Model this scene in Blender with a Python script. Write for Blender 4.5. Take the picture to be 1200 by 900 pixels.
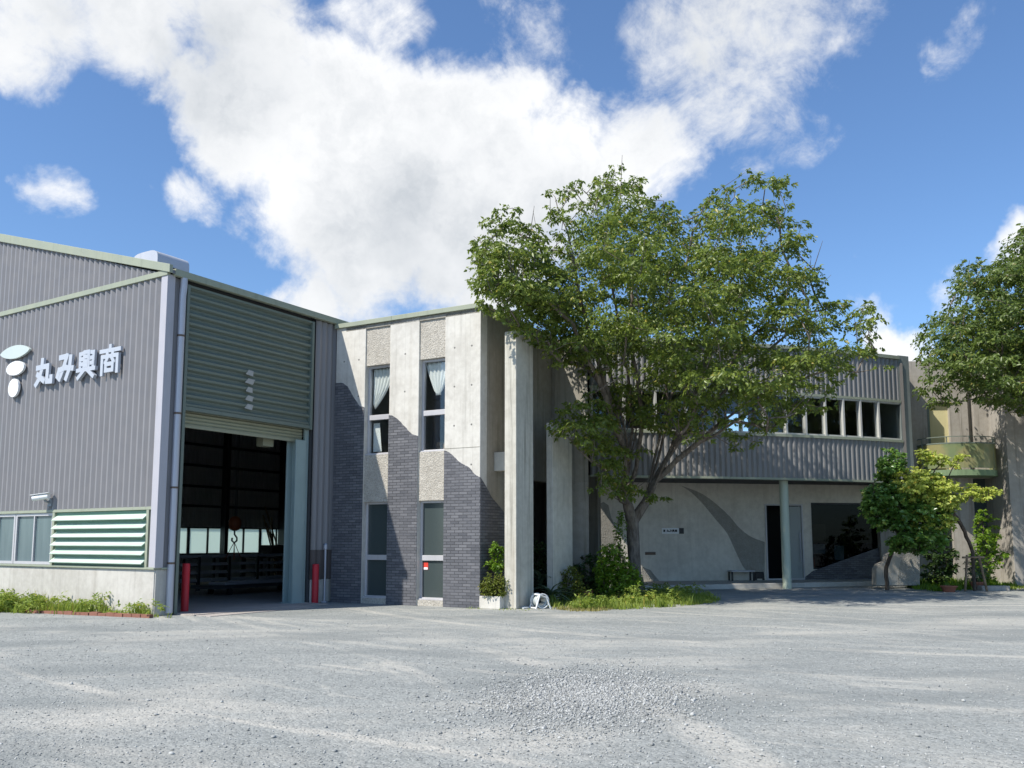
import bpy, math, random
import numpy as np
from mathutils import Vector, Matrix
from mathutils import geometry as mgeo
R = math.radians
random.seed(7)
for o in list(bpy.data.objects): bpy.data.objects.remove(o, do_unlink=True)
S = bpy.context.scene
COL = S.collection

# ------------------------------------------------------------------ camera, light, exposure
EYE = 1.45; PITCH = R(6.4); FPX = 1020.0; PCX = 600.0; PCY = 520.0
cam = bpy.data.cameras.new('camera'); cam_o = bpy.data.objects.new('camera', cam); COL.objects.link(cam_o)
cam_o.location = (0, 0, EYE); cam_o.rotation_euler = (R(90) + PITCH, 0, 0)
cam.sensor_width = 36; cam.lens = FPX / 1200 * 36; cam.shift_y = (PCY - 450) / 1200
cam.clip_start = 0.1; cam.clip_end = 3000
S.camera = cam_o
SUN_DIR = Vector((-0.541, -0.370, 0.755)).normalized()      # towards the sun
sun = bpy.data.lights.new('sun', 'SUN'); sun.energy = 4.6; sun.angle = R(0.53); sun.color = (1.0, 0.945, 0.855)
sun_o = bpy.data.objects.new('sun', sun); COL.objects.link(sun_o)
sun_o.location = (-20, -14, 30); sun_o.rotation_euler = SUN_DIR.to_track_quat('Z', 'Y').to_euler()
S.view_settings.view_transform = 'Standard'; S.view_settings.look = 'None'
S.view_settings.exposure = 0.42; S.view_settings.gamma = 1.0
S.render.engine = 'CYCLES'
S.cycles.max_bounces = 8; S.cycles.transparent_max_bounces = 16

def ray(px, py):
    a = (px - PCX) / FPX; b = (PCY - py) / FPX
    return Vector((a, math.cos(PITCH) - b * math.sin(PITCH), math.sin(PITCH) + b * math.cos(PITCH)))
def at(px, py, Y):
    d = ray(px, py); return Vector((0, 0, EYE)) + d * (Y / d.y)
def gnd(px, py, z=0.0):
    d = ray(px, py); return Vector((0, 0, EYE)) + d * ((z - EYE) / d.z)

# ------------------------------------------------------------------ node helper
class NT:
    def __init__(s, tree): s.t = tree; s.t.nodes.clear()
    def n(s, typ, ins=None, **props):
        nd = s.t.nodes.new(typ)
        for k, v in props.items(): setattr(nd, k, v)
        for k, v in (ins or {}).items():
            sk = nd.inputs[k]
            if isinstance(v, bpy.types.NodeSocket): s.t.links.new(v, sk)
            else: sk.default_value = v
        return nd
    def math(s, op, a, b=0.0, c=None, clamp=False):
        d = {0: a, 1: b}
        if c is not None: d[2] = c
        return s.n('ShaderNodeMath', d, operation=op, use_clamp=clamp).outputs[0]
    def mix(s, f, a, b, blend='MIX'):
        nd = s.n('ShaderNodeMix', {0: f, 6: a, 7: b}, data_type='RGBA', blend_type=blend); return nd.outputs[2]
    def noise(s, vec, scale, detail=4, rough=.55, out='Fac', dist=0.0):
        return s.n('ShaderNodeTexNoise', {'Vector': vec, 'Scale': scale, 'Detail': detail, 'Roughness': rough, 'Distortion': dist}).outputs[out]
    def mapv(s, vec, scale=(1, 1, 1), loc=(0, 0, 0), rot=(0, 0, 0)):
        return s.n('ShaderNodeMapping', {'Vector': vec, 'Scale': scale, 'Location': loc, 'Rotation': rot}).outputs[0]
    def ramp(s, f, lo, hi, a=0.0, b=1.0, interp='SMOOTHSTEP'):
        return s.n('ShaderNodeMapRange', {0: f, 1: lo, 2: hi, 3: a, 4: b}, interpolation_type=interp).outputs[0]
    def obj(s): return s.n('ShaderNodeTexCoord').outputs['Object']
def rgb(r, g, b): return (r, g, b, 1.0)

def material(name, fn):
    m = bpy.data.materials.new(name); m.use_nodes = True
    t = NT(m.node_tree); sh = fn(t)
    t.n('ShaderNodeOutputMaterial', {'Surface': sh}); return m
def bsdf(t, col, rough=.6, metal=0.0, spec=.5, bump=None, bstr=.3, bdist=.02, extra=None):
    d = {'Base Color': col, 'Roughness': rough, 'Metallic': metal, 'Specular IOR Level': spec}
    if extra: d.update(extra)
    if bump is not None:
        d['Normal'] = t.n('ShaderNodeBump', {'Height': bump, 'Strength': bstr, 'Distance': bdist}).outputs[0]
    return t.n('ShaderNodeBsdfPrincipled', d).outputs[0]

def paint(name, c, rough=.45, metal=0.0, var=.18, dirt=.25, spec=.4, sc=1.0):
    def fn(t):
        v = t.obj()
        a = t.noise(v, 3.0 * sc, 5); b = t.noise(t.mapv(v, (5, 5, .5)), 2.0 * sc, 4)
        f = t.math('MULTIPLY_ADD', a, var * 2, 1 - var)
        col = t.mix(1.0, rgb(*c), t.n('ShaderNodeCombineColor', {0: f, 1: f, 2: f}).outputs[0], 'MULTIPLY')
        col = t.mix(t.ramp(b, .52, .78, 0, dirt), col, rgb(c[0] * .45 + .02, c[1] * .43 + .018, c[2] * .4 + .012))
        return bsdf(t, col, t.ramp(a, .3, .7, rough - .08, rough + .12), metal, spec, a, .05, .01)
    return material(name, fn)

def concrete(name, c, rough_grain=0.0, streak=.5, holes=None, pitch=(.62, .6), lighten=0.0):
    def fn(t):
        v = t.obj()
        big = t.noise(v, .9, 5, .6); mid = t.noise(v, 6, 6, .65); fine = t.noise(v, 90, 3, .7)
        st = t.noise(t.mapv(v, (5.5, 5.5, .22)), 1.5, 6, .65)
        st2 = t.noise(t.mapv(v, (2.2, 2.2, .10), (3, 1, 5)), 1.2, 4, .6)
        f = t.math('ADD', t.math('MULTIPLY', big, .5), t.math('MULTIPLY', mid, .5))
        col = t.mix(t.ramp(f, .35, .65), rgb(c[0] * .86, c[1] * .85, c[2] * .83), rgb(c[0] * 1.08, c[1] * 1.08, c[2] * 1.07))
        col = t.mix(t.ramp(st, .5, .74, 0, streak), col, rgb(c[0] * .36, c[1] * .35, c[2] * .33))
        col = t.mix(t.ramp(st2, .54, .72, 0, streak * .9), col, rgb(c[0] * .52, c[1] * .46, c[2] * .38))
        h = t.math('ADD', t.math('MULTIPLY', mid, .6), t.math('MULTIPLY', fine, .4))
        if rough_grain:
            vo = t.n('ShaderNodeTexVoronoi', {'Vector': v, 'Scale': 34.0}).outputs['Distance']
            g2 = t.noise(v, 42, 2, .5)
            col = t.mix(t.ramp(g2, .4, .62, 0, rough_grain), col, rgb(c[0] * .45, c[1] * .44, c[2] * .42))
            h = t.math('ADD', h, t.math('MULTIPLY', vo, 1.2))
        if holes:
            sx = t.n('ShaderNodeSeparateXYZ', {0: v})
            a = sx.outputs[holes]; z = sx.outputs[2]
            fa = t.math('SUBTRACT', t.math('FRACT', t.math('DIVIDE', a, pitch[0])), .5)
            fz = t.math('SUBTRACT', t.math('FRACT', t.math('DIVIDE', z, pitch[1])), .5)
            d = t.math('SQRT', t.math('ADD', t.math('POWER', t.math('MULTIPLY', fa, pitch[0]), 2.0), t.math('POWER', t.math('MULTIPLY', fz, pitch[1]), 2.0)))
            hole = t.ramp(d, .016, .028, 1, 0)
            col = t.mix(t.math('MULTIPLY', hole, .75), col, rgb(.05, .05, .048))
            h = t.math('SUBTRACT', h, t.math('MULTIPLY', hole, 2.0))
            ja = t.math('ABSOLUTE', t.math('SUBTRACT', t.math('FRACT', t.math('DIVIDE', a, pitch[0] * 3)), .5))
            jl = t.ramp(ja, .0, .005, .35, 0)
            col = t.mix(jl, col, rgb(c[0] * .5, c[1] * .5, c[2] * .48))
        return bsdf(t, col, .88, 0, .25, h, .35 if not rough_grain else .8, .012)
    return material(name, fn)

def brick(name, c1, c2, mortar, axis):
    def fn(t):
        v = t.obj(); s = t.n('ShaderNodeSeparateXYZ', {0: v})
        uv = t.n('ShaderNodeCombineXYZ', {0: s.outputs[axis], 1: s.outputs[2], 2: 0.0}).outputs[0]
        b = t.n('ShaderNodeTexBrick', {'Vector': uv, 'Color1': rgb(*c1), 'Color2': rgb(*c2), 'Mortar': rgb(*mortar), 'Scale': 1.0,
                'Mortar Size': .006, 'Mortar Smooth': .25, 'Bias': 0.0, 'Brick Width': .215, 'Row Height': .0655})
        n1 = t.noise(v, 1.1, 4); n2 = t.noise(v, 45, 3)
        col = t.mix(t.ramp(n1, .35, .7, 0, .45), b.outputs['Color'], rgb(c2[0] * .72, c2[1] * .72, c2[2] * .74))
        col = t.mix(t.ramp(n2, .4, .75, 0, .35), col, rgb(c1[0] * 1.5, c1[1] * 1.5, c1[2] * 1.5))
        h = t.math('SUBTRACT', t.math('MULTIPLY', n2, .25), b.outputs['Fac'])
        return bsdf(t, col, .62, 0, .4, h, .9, .008)
    return material(name, fn)

def glass(name, tint=(.75, .82, .8), dark=.0, refl=1.0):
    def fn(t):
        tr = t.n('ShaderNodeBsdfTransparent', {'Color': rgb(*tint)}).outputs[0]
        gl = t.n('ShaderNodeBsdfGlossy', {'Color': rgb(.9, .95, 1), 'Roughness': .02}).outputs[0]
        fc = t.n('ShaderNodeLayerWeight', {'Blend': .5}).outputs['Facing']
        fr = t.math('MULTIPLY_ADD', t.math('POWER', fc, 5.0), .9 * refl, .05 * refl, clamp=True)
        return t.n('ShaderNodeMixShader', {0: fr, 1: tr, 2: gl}).outputs[0]
    return material(name, fn)

def leaf(name, dark, light, trans=.35, rough=.42, spec=.35):
    def fn(t):
        g = t.n('ShaderNodeNewGeometry').outputs['Random Per Island']
        big = t.noise(t.obj(), 1.3, 3)
        f = t.math('ADD', t.math('MULTIPLY', g, .58), t.math('MULTIPLY', t.ramp(big, .32, .68), .42))
        col = t.mix(f, rgb(*dark), rgb(*light))
        hue = t.ramp(g, .955, .985, 0, .8)
        col = t.mix(hue, col, rgb(light[0] * 1.5, light[1] * .95, light[2] * .9))
        p = bsdf(t, col, rough, 0, spec)
        tl = t.n('ShaderNodeBsdfTranslucent', {'Color': t.mix(.5, col, rgb(light[0] * 1.3, light[1] * 1.45, light[2] * .8))}).outputs[0]
        return t.n('ShaderNodeMixShader', {0: trans, 1: p, 2: tl}).outputs[0]
    return material(name, fn)

def bark(name, c):
    def fn(t):
        v = t.obj(); a = t.noise(t.mapv(v, (1, 1, .25)), 14, 6, .7); b = t.noise(v, 2.5, 4)
        col = t.mix(t.ramp(a, .35, .7), rgb(c[0] * .45, c[1] * .43, c[2] * .4), rgb(*c))
        col = t.mix(t.ramp(b, .5, .7, 0, .5), col, rgb(c[0] * 1.25, c[1] * 1.25, c[2] * 1.15))
        return bsdf(t, col, .9, 0, .2, a, .7, .03)
    return material(name, fn)

def gravel_ground(t):
    v = t.n('ShaderNodeNewGeometry').outputs['Position']
    big = t.noise(t.mapv(v, (.16, .30, 1), rot=(0, 0, R(14))), 1.6, 5, .6, dist=.6)
    def ring(c, sc, seed):
        dl = t.n('ShaderNodeVectorMath', {0: v, 1: c}, operation='DISTANCE').outputs['Value']
        w = t.noise(v, .22, 3)
        return t.noise(t.n('ShaderNodeCombineXYZ', {0: t.math('MULTIPLY', dl, sc), 1: t.math('MULTIPLY_ADD', w, 2.2, seed), 2: 0.0}).outputs[0], 1.0, 4, .6)
    trk = ring((11, 27, 0), 1.5, 0.0); trk2 = ring((-14, 4, 0), 1.25, 7.0)
    fine = t.noise(v, 70, 3, .7); mid = t.noise(v, 9, 5, .7)
    cell = t.n('ShaderNodeTexVoronoi', {'Vector': v, 'Scale': 46.0, 'Randomness': 1.0})
    cell2 = t.n('ShaderNodeTexVoronoi', {'Vector': v, 'Scale': 19.0, 'Randomness': 1.0})
    g = t.n('ShaderNodeSeparateColor', {0: cell.outputs['Color']}).outputs[0]
    g2 = t.n('ShaderNodeSeparateColor', {0: cell2.outputs['Color']}).outputs[0]
    f = t.math('ADD', t.math('MULTIPLY', g, .5), t.math('ADD', t.math('MULTIPLY', mid, .35), t.math('MULTIPLY', g2, .25)))
    col = t.mix(t.ramp(f, .1, 1.0, interp='LINEAR'), rgb(.185, .194, .185), rgb(.38, .392, .37))
    dust = t.math('MAXIMUM', t.ramp(big, .48, .68, 0, .6), t.math('MAXIMUM', t.ramp(trk, .53, .66, 0, .7), t.ramp(trk2, .56, .68, 0, .6)))
    dust = t.math('MULTIPLY', dust, t.ramp(mid, .25, .65, .35, 1.0))
    col = t.mix(dust, col, rgb(.54, .51, .445))
    dk = t.noise(t.mapv(v, (.18, .38, 1), (9, 4, 0), (0, 0, R(-18))), 1.7, 4, .6)
    col = t.mix(t.ramp(dk, .46, .66, 0, .55), col, rgb(.185, .20, .195))
    h = t.math('ADD', t.math('MULTIPLY', cell.outputs['Distance'], -.7), t.math('ADD', t.math('MULTIPLY', cell2.outputs['Distance'], -.6), t.math('MULTIPLY', fine, .5)))
    return bsdf(t, col, .95, 0, .15, h, .55, .02)

M = {}
M['ground'] = material('gravel_ground', gravel_ground)
M['clad'] = paint('grey_violet_cladding', (.222, .216, .221), .42, 0, .06, .15, .35)
M['clad_wing'] = paint('grey_ribbed_cladding', (.222, .219, .216), .42, 0, .06, .2, .35)
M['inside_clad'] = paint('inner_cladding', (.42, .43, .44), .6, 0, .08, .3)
M['clad_trim'] = paint('pale_grey_trim', (.42, .41, .44), .4, 0, .05, .15)
M['clad_dark'] = paint('dark_cladding', (.20, .205, .23), .5, 0, .08, .2)
M['sage'] = paint('sage_painted_flashing', (.30, .325, .245), .5, 0, .08, .28)
M['green'] = paint('green_painted_panel', (.150, .182, .155), .5, 0, .08, .2)
M['louvre'] = paint('louvre_paint_sunlit', (.50, .60, .51), .5, 0, .05, .1)  # slat green paled towards white, sunlight on the blades put into the colour
M['louvre_shade'] = paint('louvre_paint_shaded', (.13, .245, .18), .5, 0, .05, .1)  # darker copy for the backing, shade between the slats put into the colour
M['column'] = paint('blue_green_steel', (.30, .385, .375), .5, 0, .1, .3)
M['end_grey'] = paint('grey_green_panel', (.20, .225, .215), .5, 0, .1, .25)
M['shutter'] = paint('pale_olive_shutter', (.30, .31, .225), .5, 0, .06, .2)
M['galv'] = paint('galvanised_metal', (.46, .47, .52), .42, .35, .12, .3)
M['white'] = paint('white_painted_metal', (.78, .79, .79), .4, 0, .03, .08)
M['vent'] = paint('pale_ventilator', (.50, .51, .54), .4, .1, .05, .15)
M['letter'] = paint('pale_grey_letter', (.43, .46, .51), .4, 0, .03, .05)
M['emblem_green'] = paint('pale_green_emblem', (.50, .56, .53), .4, 0, .03, .05)
M['slab_green'] = paint('weathered_green_slab', (.17, .24, .13), .6, 0, .12, .35)
M['red'] = paint('red_bollard_paint', (.50, .022, .035), .5, 0, .12, .3)
M['alu'] = paint('aluminium_frame', (.50, .49, .50), .38, .2, .04, .15)
M['alu_white'] = paint('pale_mullion', (.48, .48, .45), .4, 0, .04, .1)
M['conc_light'] = concrete('pale_concrete', (.58, .56, .515), 0, .34, 1, (.46, .9))
M['conc_spandrel'] = concrete('rough_pebble_concrete', (.50, .47, .415), .5, .12)
M['conc_plinth'] = concrete('plinth_concrete', (.50, .48, .44), 0, .25)
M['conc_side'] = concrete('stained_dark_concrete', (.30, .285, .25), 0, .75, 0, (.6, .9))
M['conc_fin'] = concrete('fin_concrete', (.52, .50, .44), 0, .72)
M['conc_wall'] = concrete('canopy_concrete', (.66, .62, .545), 0, .18, 0, (.40, .52))
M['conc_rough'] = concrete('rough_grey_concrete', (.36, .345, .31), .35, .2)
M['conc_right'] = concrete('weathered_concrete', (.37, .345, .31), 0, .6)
M['conc_apron'] = concrete('apron_concrete', (.43, .39, .36), .2, .0)
M['conc_plinth2'] = concrete('smooth_beige_concrete', (.42, .395, .35), 0, .2)
M['brick_y'] = brick('slate_brick_front', (.082, .085, .096), (.165, .166, .178), (.038, .039, .043), 1)
M['brick_x'] = brick('slate_brick_side', (.082, .085, .096), (.165, .166, .178), (.038, .039, .043), 0)
M['glass'] = glass('window_glass', (.96, .98, .975), refl=.8)
M['glass_tint'] = glass('tinted_shop_glass', (.50, .54, .54), refl=.18)
M['glass_dark'] = material('dark_mesh_glass', lambda t: bsdf(t, t.mix(t.noise(t.mapv(t.obj(), (1, 1, 1)), 140, 2), rgb(.034, .048, .048), rgb(.068, .085, .084)), .12, 0, .5))
M['glass_teal'] = material('curtained_glass', lambda t: bsdf(t, t.mix(t.noise(t.mapv(t.obj(), (1, 3, .4)), 2.2, 4), rgb(.075, .115, .125), rgb(.15, .20, .21)), .15, 0, .5))
M['frost'] = material('frosted_glass', lambda t: t.n('ShaderNodeMixShader', {0: .12, 1: t.n('ShaderNodeBsdfTranslucent', {'Color': rgb(.72, .80, .74)}).outputs[0], 2: t.n('ShaderNodeBsdfGlossy', {'Color': rgb(1, 1, 1), 'Roughness': .3}).outputs[0]}).outputs[0])
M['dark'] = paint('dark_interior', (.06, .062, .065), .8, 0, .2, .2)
M['steel_dark'] = paint('dark_steel', (.05, .055, .06), .5, .3, .2, .3)
M['room'] = paint('room_interior', (.16, .15, .14), .8, 0, .1, .1)
M['curtain'] = material('white_curtain', lambda t: t.n('ShaderNodeMixShader', {0: .4, 1: bsdf(t, rgb(.86, .86, .84), .9), 2: t.n('ShaderNodeBsdfTranslucent', {'Color': rgb(.85, .86, .83)}).outputs[0]}).outputs[0])
M['bark'] = bark('zelkova_bark', (.25, .215, .185))
M['bark_dark'] = bark('shrub_bark', (.13, .105, .085))
M['leaf_main'] = leaf('zelkova_leaf', (.055, .092, .015), (.235, .29, .055), .38, .38, .45)
M['leaf_right'] = leaf('street_tree_leaf', (.045, .08, .018), (.175, .23, .05), .33, .4, .4)
M['leaf_gloss'] = leaf('glossy_leaf', (.045, .115, .025), (.20, .33, .065), .28, .28, .55)
M['leaf_lime'] = leaf('lime_leaf', (.25, .32, .05), (.52, .56, .13), .35, .45, .3)
M['leaf_bright'] = leaf('bright_bush_leaf', (.07, .15, .012), (.22, .34, .035), .38, .42, .35)
M['leaf_deep'] = leaf('deep_green_leaf', (.018, .042, .012), (.07, .12, .03), .25, .42, .35)
M['leaf_olive'] = leaf('olive_bush_leaf', (.075, .10, .014), (.19, .22, .035), .3, .45, .3)
M['leaf_agave'] = leaf('grey_green_leaf', (.06, .10, .055), (.17, .23, .13), .15, .4, .4)
M['grass'] = leaf('weed_grass', (.12, .19, .028), (.34, .40, .085), .4, .5, .25)
M['grass_dry'] = leaf('dry_grass', (.20, .20, .06), (.40, .34, .14), .35, .6, .2)
M['terracotta'] = paint('terracotta', (.26, .10, .06), .8, 0, .15, .3)
M['brick_red'] = paint('red_edging_brick', (.26, .12, .085), .85, 0, .25, .4, .3, 3)
M['wood'] = bark('weathered_wood', (.30, .22, .15))
M['orange'] = paint('orange_hoist_paint', (.24, .065, .02), .6, 0, .2, .4)
M['plastic_white'] = paint('white_plastic', (.75, .76, .75), .35, 0, .03, .15)
M['plastic_grey'] = paint('grey_plastic', (.22, .24, .26), .4, 0, .05, .15)
M['hose'] = paint('pale_hose', (.45, .48, .46), .4, 0, .05, .1)
M['black'] = paint('black_metal', (.018, .018, .02), .4, 0, .1, .1)
M['door_grey'] = paint('grey_door_leaf', (.33, .36, .35), .35, 0, .05, .1)
M['yellow'] = paint('cream_yellow_door', (.60, .54, .30), .6, 0, .06, .15)
M['pole_green'] = paint('pale_green_pole', (.47, .53, .43), .5, 0, .08, .35)
M['balcony'] = material('yellow_green_acrylic', lambda t: t.n('ShaderNodeMixShader', {0: .35, 1: bsdf(t, t.mix(t.ramp(t.noise(t.obj(), 1.4, 3), .4, .6), rgb(.24, .30, .15), rgb(.38, .35, .17)), .35), 2: t.n('ShaderNodeBsdfTranslucent', {'Color': rgb(.5, .52, .28)}).outputs[0]}).outputs[0])
M['red_sticker'] = paint('red_sticker', (.62, .05, .03), .4, 0, .02, .02)
M['brown'] = paint('brown_metal', (.13, .09, .065), .5, 0, .1, .2)
M['rust'] = paint('rusty_panel', (.10, .085, .08), .7, 0, .2, .5)
M['stone'] = material('gravel_stone', lambda t: bsdf(t, t.mix(t.n('ShaderNodeNewGeometry').outputs['Random Per Island'], rgb(.20, .206, .20), rgb(.46, .465, .445)), .9, 0, .2))
M['tape'] = paint('silver_tape', (.36, .37, .36), .45, .2, .2, .3)

# ------------------------------------------------------------------ sky with clouds
W = bpy.data.worlds.new('World'); S.world = W; W.use_nodes = True
t = NT(W.node_tree)
elev = math.asin(SUN_DIR.z); azim = math.atan2(SUN_DIR.x, SUN_DIR.y)
sky = t.n('ShaderNodeTexSky', sky_type='NISHITA', sun_disc=False, sun_elevation=elev, sun_rotation=azim, altitude=100.0, air_density=1.0, dust_density=0.6, ozone_density=2.2)
d0 = t.n('ShaderNodeTexCoord').outputs['Generated']
nz = t.noise(d0, 5.0, 3, .6, 'Color'); nz2 = t.noise(d0, 17.0, 4, .65, 'Color')
def voff(base, nz, amp):
    a = t.n('ShaderNodeVectorMath', {0: nz, 1: (.5, .5, .5)}, operation='SUBTRACT').outputs[0]
    a = t.n('ShaderNodeVectorMath', {0: a, 'Scale': amp}, operation='SCALE').outputs[0]
    return t.n('ShaderNodeVectorMath', {0: base, 1: a}, operation='ADD').outputs[0]
dw = t.n('ShaderNodeVectorMath', {0: voff(voff(d0, nz, .10), nz2, .055)}, operation='NORMALIZE').outputs[0]
def blobs(lst):
    acc = None
    for x, y, r, w in lst:
        c = ray(x, y).normalized(); ang = r / 1060.0
        dt = t.n('ShaderNodeVectorMath', {0: dw, 1: tuple(c)}, operation='DOT_PRODUCT').outputs['Value']
        m = t.ramp(dt, math.cos(ang), 1.0, 0.0, w, 'LINEAR')
        acc = m if acc is None else t.math('SMOOTH_MAX', acc, m, .10)
    return acc
body = blobs([(300, 155, 108, 1), (405, 145, 112, 1), (500, 205, 158, 1.1), (375, 235, 132, 1.0), (590, 195, 140, 1), (680, 185, 90, .9),
              (560, 285, 140, 1), (430, 295, 120, .95), (300, 60, 85, .8), (245, 130, 62, .8), (222, 238, 48, .62), (622, 120, 80, .75), (370, 352, 72, .85),
              (40, 8, 120, .8), (170, 0, 125, .85), (285, 10, 105, .8), (55, 88, 55, .46), (450, 12, 85, .6), (640, 35, 100, .48), (690, 60, 60, .40),
              (870, 55, 150, .60), (950, 15, 110, .56), (825, 120, 110, .62), (775, 185, 90, .8), (900, 165, 90, .5), (1130, 62, 62, .5), (1150, 10, 40, .42),
              (50, 240, 44, .5), (1045, 408, 55, .8), (1028, 366, 36, .5), (1192, 275, 48, .72), (1115, 340, 45, .42), (1010, 300, 22, .3),
              (-300, 150, 220, .8), (1500, 150, 200, .7), (300, -700, 240, .7)])
fb = t.noise(d0, 6.5, 9, .66, dist=.5); fb2 = t.noise(d0, 21.0, 7, .66, dist=.4)
dens = t.math('ADD', body, t.math('ADD', t.math('MULTIPLY_ADD', fb, .95, -.475), t.math('MULTIPLY_ADD', fb2, .62, -.31)))
alpha = t.ramp(dens, .28, .74)
alpha = t.math('MULTIPLY', alpha, .985)
shade = blobs([(520, 300, 170, .72), (430, 310, 130, .55), (180, 10, 200, .65), (60, 20, 150, .45), (640, 260, 120, .5), (860, 60, 160, .5), (370, 370, 60, .3)])
shade = t.math('MULTIPLY', shade, t.ramp(t.noise(d0, 6.0, 5, .6), .3, .68, .35, 1.25))
puff = t.ramp(t.noise(voff(d0, nz2, .05), 9.0, 7, .62), .38, .68, 0, .5)
sh = t.math('ADD', shade, t.math('MULTIPLY', puff, t.ramp(dens, .5, 1.0)), clamp=True)
ccol = t.mix(sh, rgb(.80, .805, .81), rgb(.47, .50, .535))
bg1 = t.n('ShaderNodeBackground', {'Color': t.mix(1.0, sky.outputs[0], rgb(.80, .98, 1.16), 'MULTIPLY'), 'Strength': 0.118}).outputs[0]
bg2 = t.n('ShaderNodeBackground', {'Color': ccol, 'Strength': 1.0}).outputs[0]
t.n('ShaderNodeOutputWorld', {'Surface': t.n('ShaderNodeMixShader', {0: alpha, 1: bg1, 2: bg2}).outputs[0]})

# ------------------------------------------------------------------ mesh helper
class MB:
    def __init__(s): s.v = []; s.f = []; s.g = []
    def add(s, vs, fs):
        s.g.append((list(vs), list(fs))); o = len(s.v); s.v += [tuple(p) for p in vs]; s.f += [tuple(i + o for i in f) for f in fs]; return s
    def box(s, x0, x1, y0, y1, z0, z1):
        vs = [(x, y, z) for z in (z0, z1) for y in (y0, y1) for x in (x0, x1)]
        return s.add(vs, [(0, 2, 3, 1), (4, 5, 7, 6), (0, 1, 5, 4), (2, 6, 7, 3), (0, 4, 6, 2), (1, 3, 7, 5)])
    def bbox(s, x0, x1, y0, y1, z0, z1, b=.01):          # box with chamfered vertical and top edges
        def ring(z, i): return [(x0 + i, y0 + b, z), (x0 + b, y0 + i, z), (x1 - b, y0 + i, z), (x1 - i, y0 + b, z), (x1 - i, y1 - b, z), (x1 - b, y1 - i, z), (x0 + b, y1 - i, z), (x0 + i, y1 - b, z)]
        rs = ring(z0, 0) + ring(z1 - b, 0) + ring(z1, b * .9)
        fs = [tuple(range(7, -1, -1)), tuple(range(16, 24))]
        for k in (0, 8):
            for i in range(8): j = (i + 1) % 8; fs.append((k + i, k + j, k + 8 + j, k + 8 + i))
        return s.add(rs, fs)
    def prism(s, poly, mp, d0, d1):                      # poly of (a,b), mp(a,b,d) -> xyz ; caps triangulated
        n = len(poly); vs = [mp(a, b, d0) for a, b in poly] + [mp(a, b, d1) for a, b in poly]
        tri = mgeo.tessellate_polygon([[Vector((a, b, 0)) for a, b in poly]])
        fs = [tuple(q) for q in tri] + [tuple(i + n for i in q) for q in tri]
        fs += [(i, (i + 1) % n, (i + 1) % n + n, i + n) for i in range(n)]
        return s.add(vs, fs)
    def tube(s, pts, rad, n=8, cap=True):
        pts = [Vector(p) for p in pts]; m = len(pts)
        if not hasattr(rad, '__len__'): rad = [rad] * m
        vs = []; ref = Vector((.31, .17, .93))
        d = (pts[1] - pts[0]).normalized()
        if abs(d.dot(ref)) > .95: ref = Vector((1, 0, 0))
        a = d.cross(ref).normalized()
        for i in range(m):
            dd = (pts[min(i + 1, m - 1)] - pts[max(i - 1, 0)])
            d = dd.normalized() if dd.length > 1e-9 else d
            a = (a - d * a.dot(d)); a = a.normalized() if a.length > 1e-6 else d.orthogonal().normalized()
            b = d.cross(a)
            for k in range(n):
                th = 2 * math.pi * k / n; vs.append(pts[i] + (a * math.cos(th) + b * math.sin(th)) * rad[i])
        fs = [(i * n + k, i * n + (k + 1) % n, (i + 1) * n + (k + 1) % n, (i + 1) * n + k) for i in range(m - 1) for k in range(n)]
        if cap: fs += [tuple(range(n - 1, -1, -1)), tuple(range((m - 1) * n, m * n))]
        return s.add(vs, fs)
    def bar(s, p0, p1, w, h):
        p0 = Vector(p0); p1 = Vector(p1); d = (p1 - p0).normalized()
        r = Vector((0, 0, 1)) if abs(d.z) < .9 else Vector((1, 0, 0))
        a = d.cross(r).normalized() * w / 2; b = a.normalized().cross(d) * h / 2
        vs = [p + q for p in (p0, p1) for q in (-a - b, a - b, a + b, -a + b)]
        return s.add(vs, [(3, 2, 1, 0), (4, 5, 6, 7), (0, 1, 5, 4), (1, 2, 6, 5), (2, 3, 7, 6), (3, 0, 4, 7)])
    def lathe(s, prof, c=(0, 0, 0), n=20):
        vs = [(c[0] + r * math.cos(2 * math.pi * k / n), c[1] + r * math.sin(2 * math.pi * k / n), c[2] + z) for r, z in prof for k in range(n)]
        m = len(prof)
        fs = [(i * n + k, i * n + (k + 1) % n, (i + 1) * n + (k + 1) % n, (i + 1) * n + k) for i in range(m - 1) for k in range(n)]
        fs += [tuple(range(n - 1, -1, -1)), tuple(range((m - 1) * n, m * n))]
        return s.add(vs, fs)
    def frame(s, x, t, a0, a1, z0, z1, w, mp):           # rectangular frame; mp(a,z,d)
        for (p, q, r, u) in ((a0, a1, z0, z0 + w), (a0, a1, z1 - w, z1), (a0, a0 + w, z0 + w, z1 - w), (a1 - w, a1, z0 + w, z1 - w)):
            s.prism([(p, r), (q, r), (q, u), (p, u)], mp, x, x + t)
        return s
    def each(s, name, mat, parent=None, **kw):           # every piece an object of its own
        for vs, fs in s.g: q = MB(); q.add(vs, fs); q.build(name, mat, parent, **kw)
    def build(s, name, mat, parent=None, smooth=False, bevel=0.0, loc=None):
        me = bpy.data.meshes.new(name); me.from_pydata(s.v, [], s.f); me.validate()
        import bmesh
        b = bmesh.new(); b.from_mesh(me); bmesh.ops.recalc_face_normals(b, faces=b.faces); b.to_mesh(me); b.free()
        me.materials.append(mat)
        if smooth:
            for p in me.polygons: p.use_smooth = True
        o = bpy.data.objects.new(name, me); COL.objects.link(o)
        if parent: o.parent = parent
        if loc is not None: o.location = loc
        if bevel:
            md = o.modifiers.new('bevel', 'BEVEL'); md.width = bevel; md.segments = 2; md.limit_method = 'ANGLE'
        if smooth and not bevel:
            md = o.modifiers.new('split', 'EDGE_SPLIT'); md.split_angle = R(40)
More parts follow.
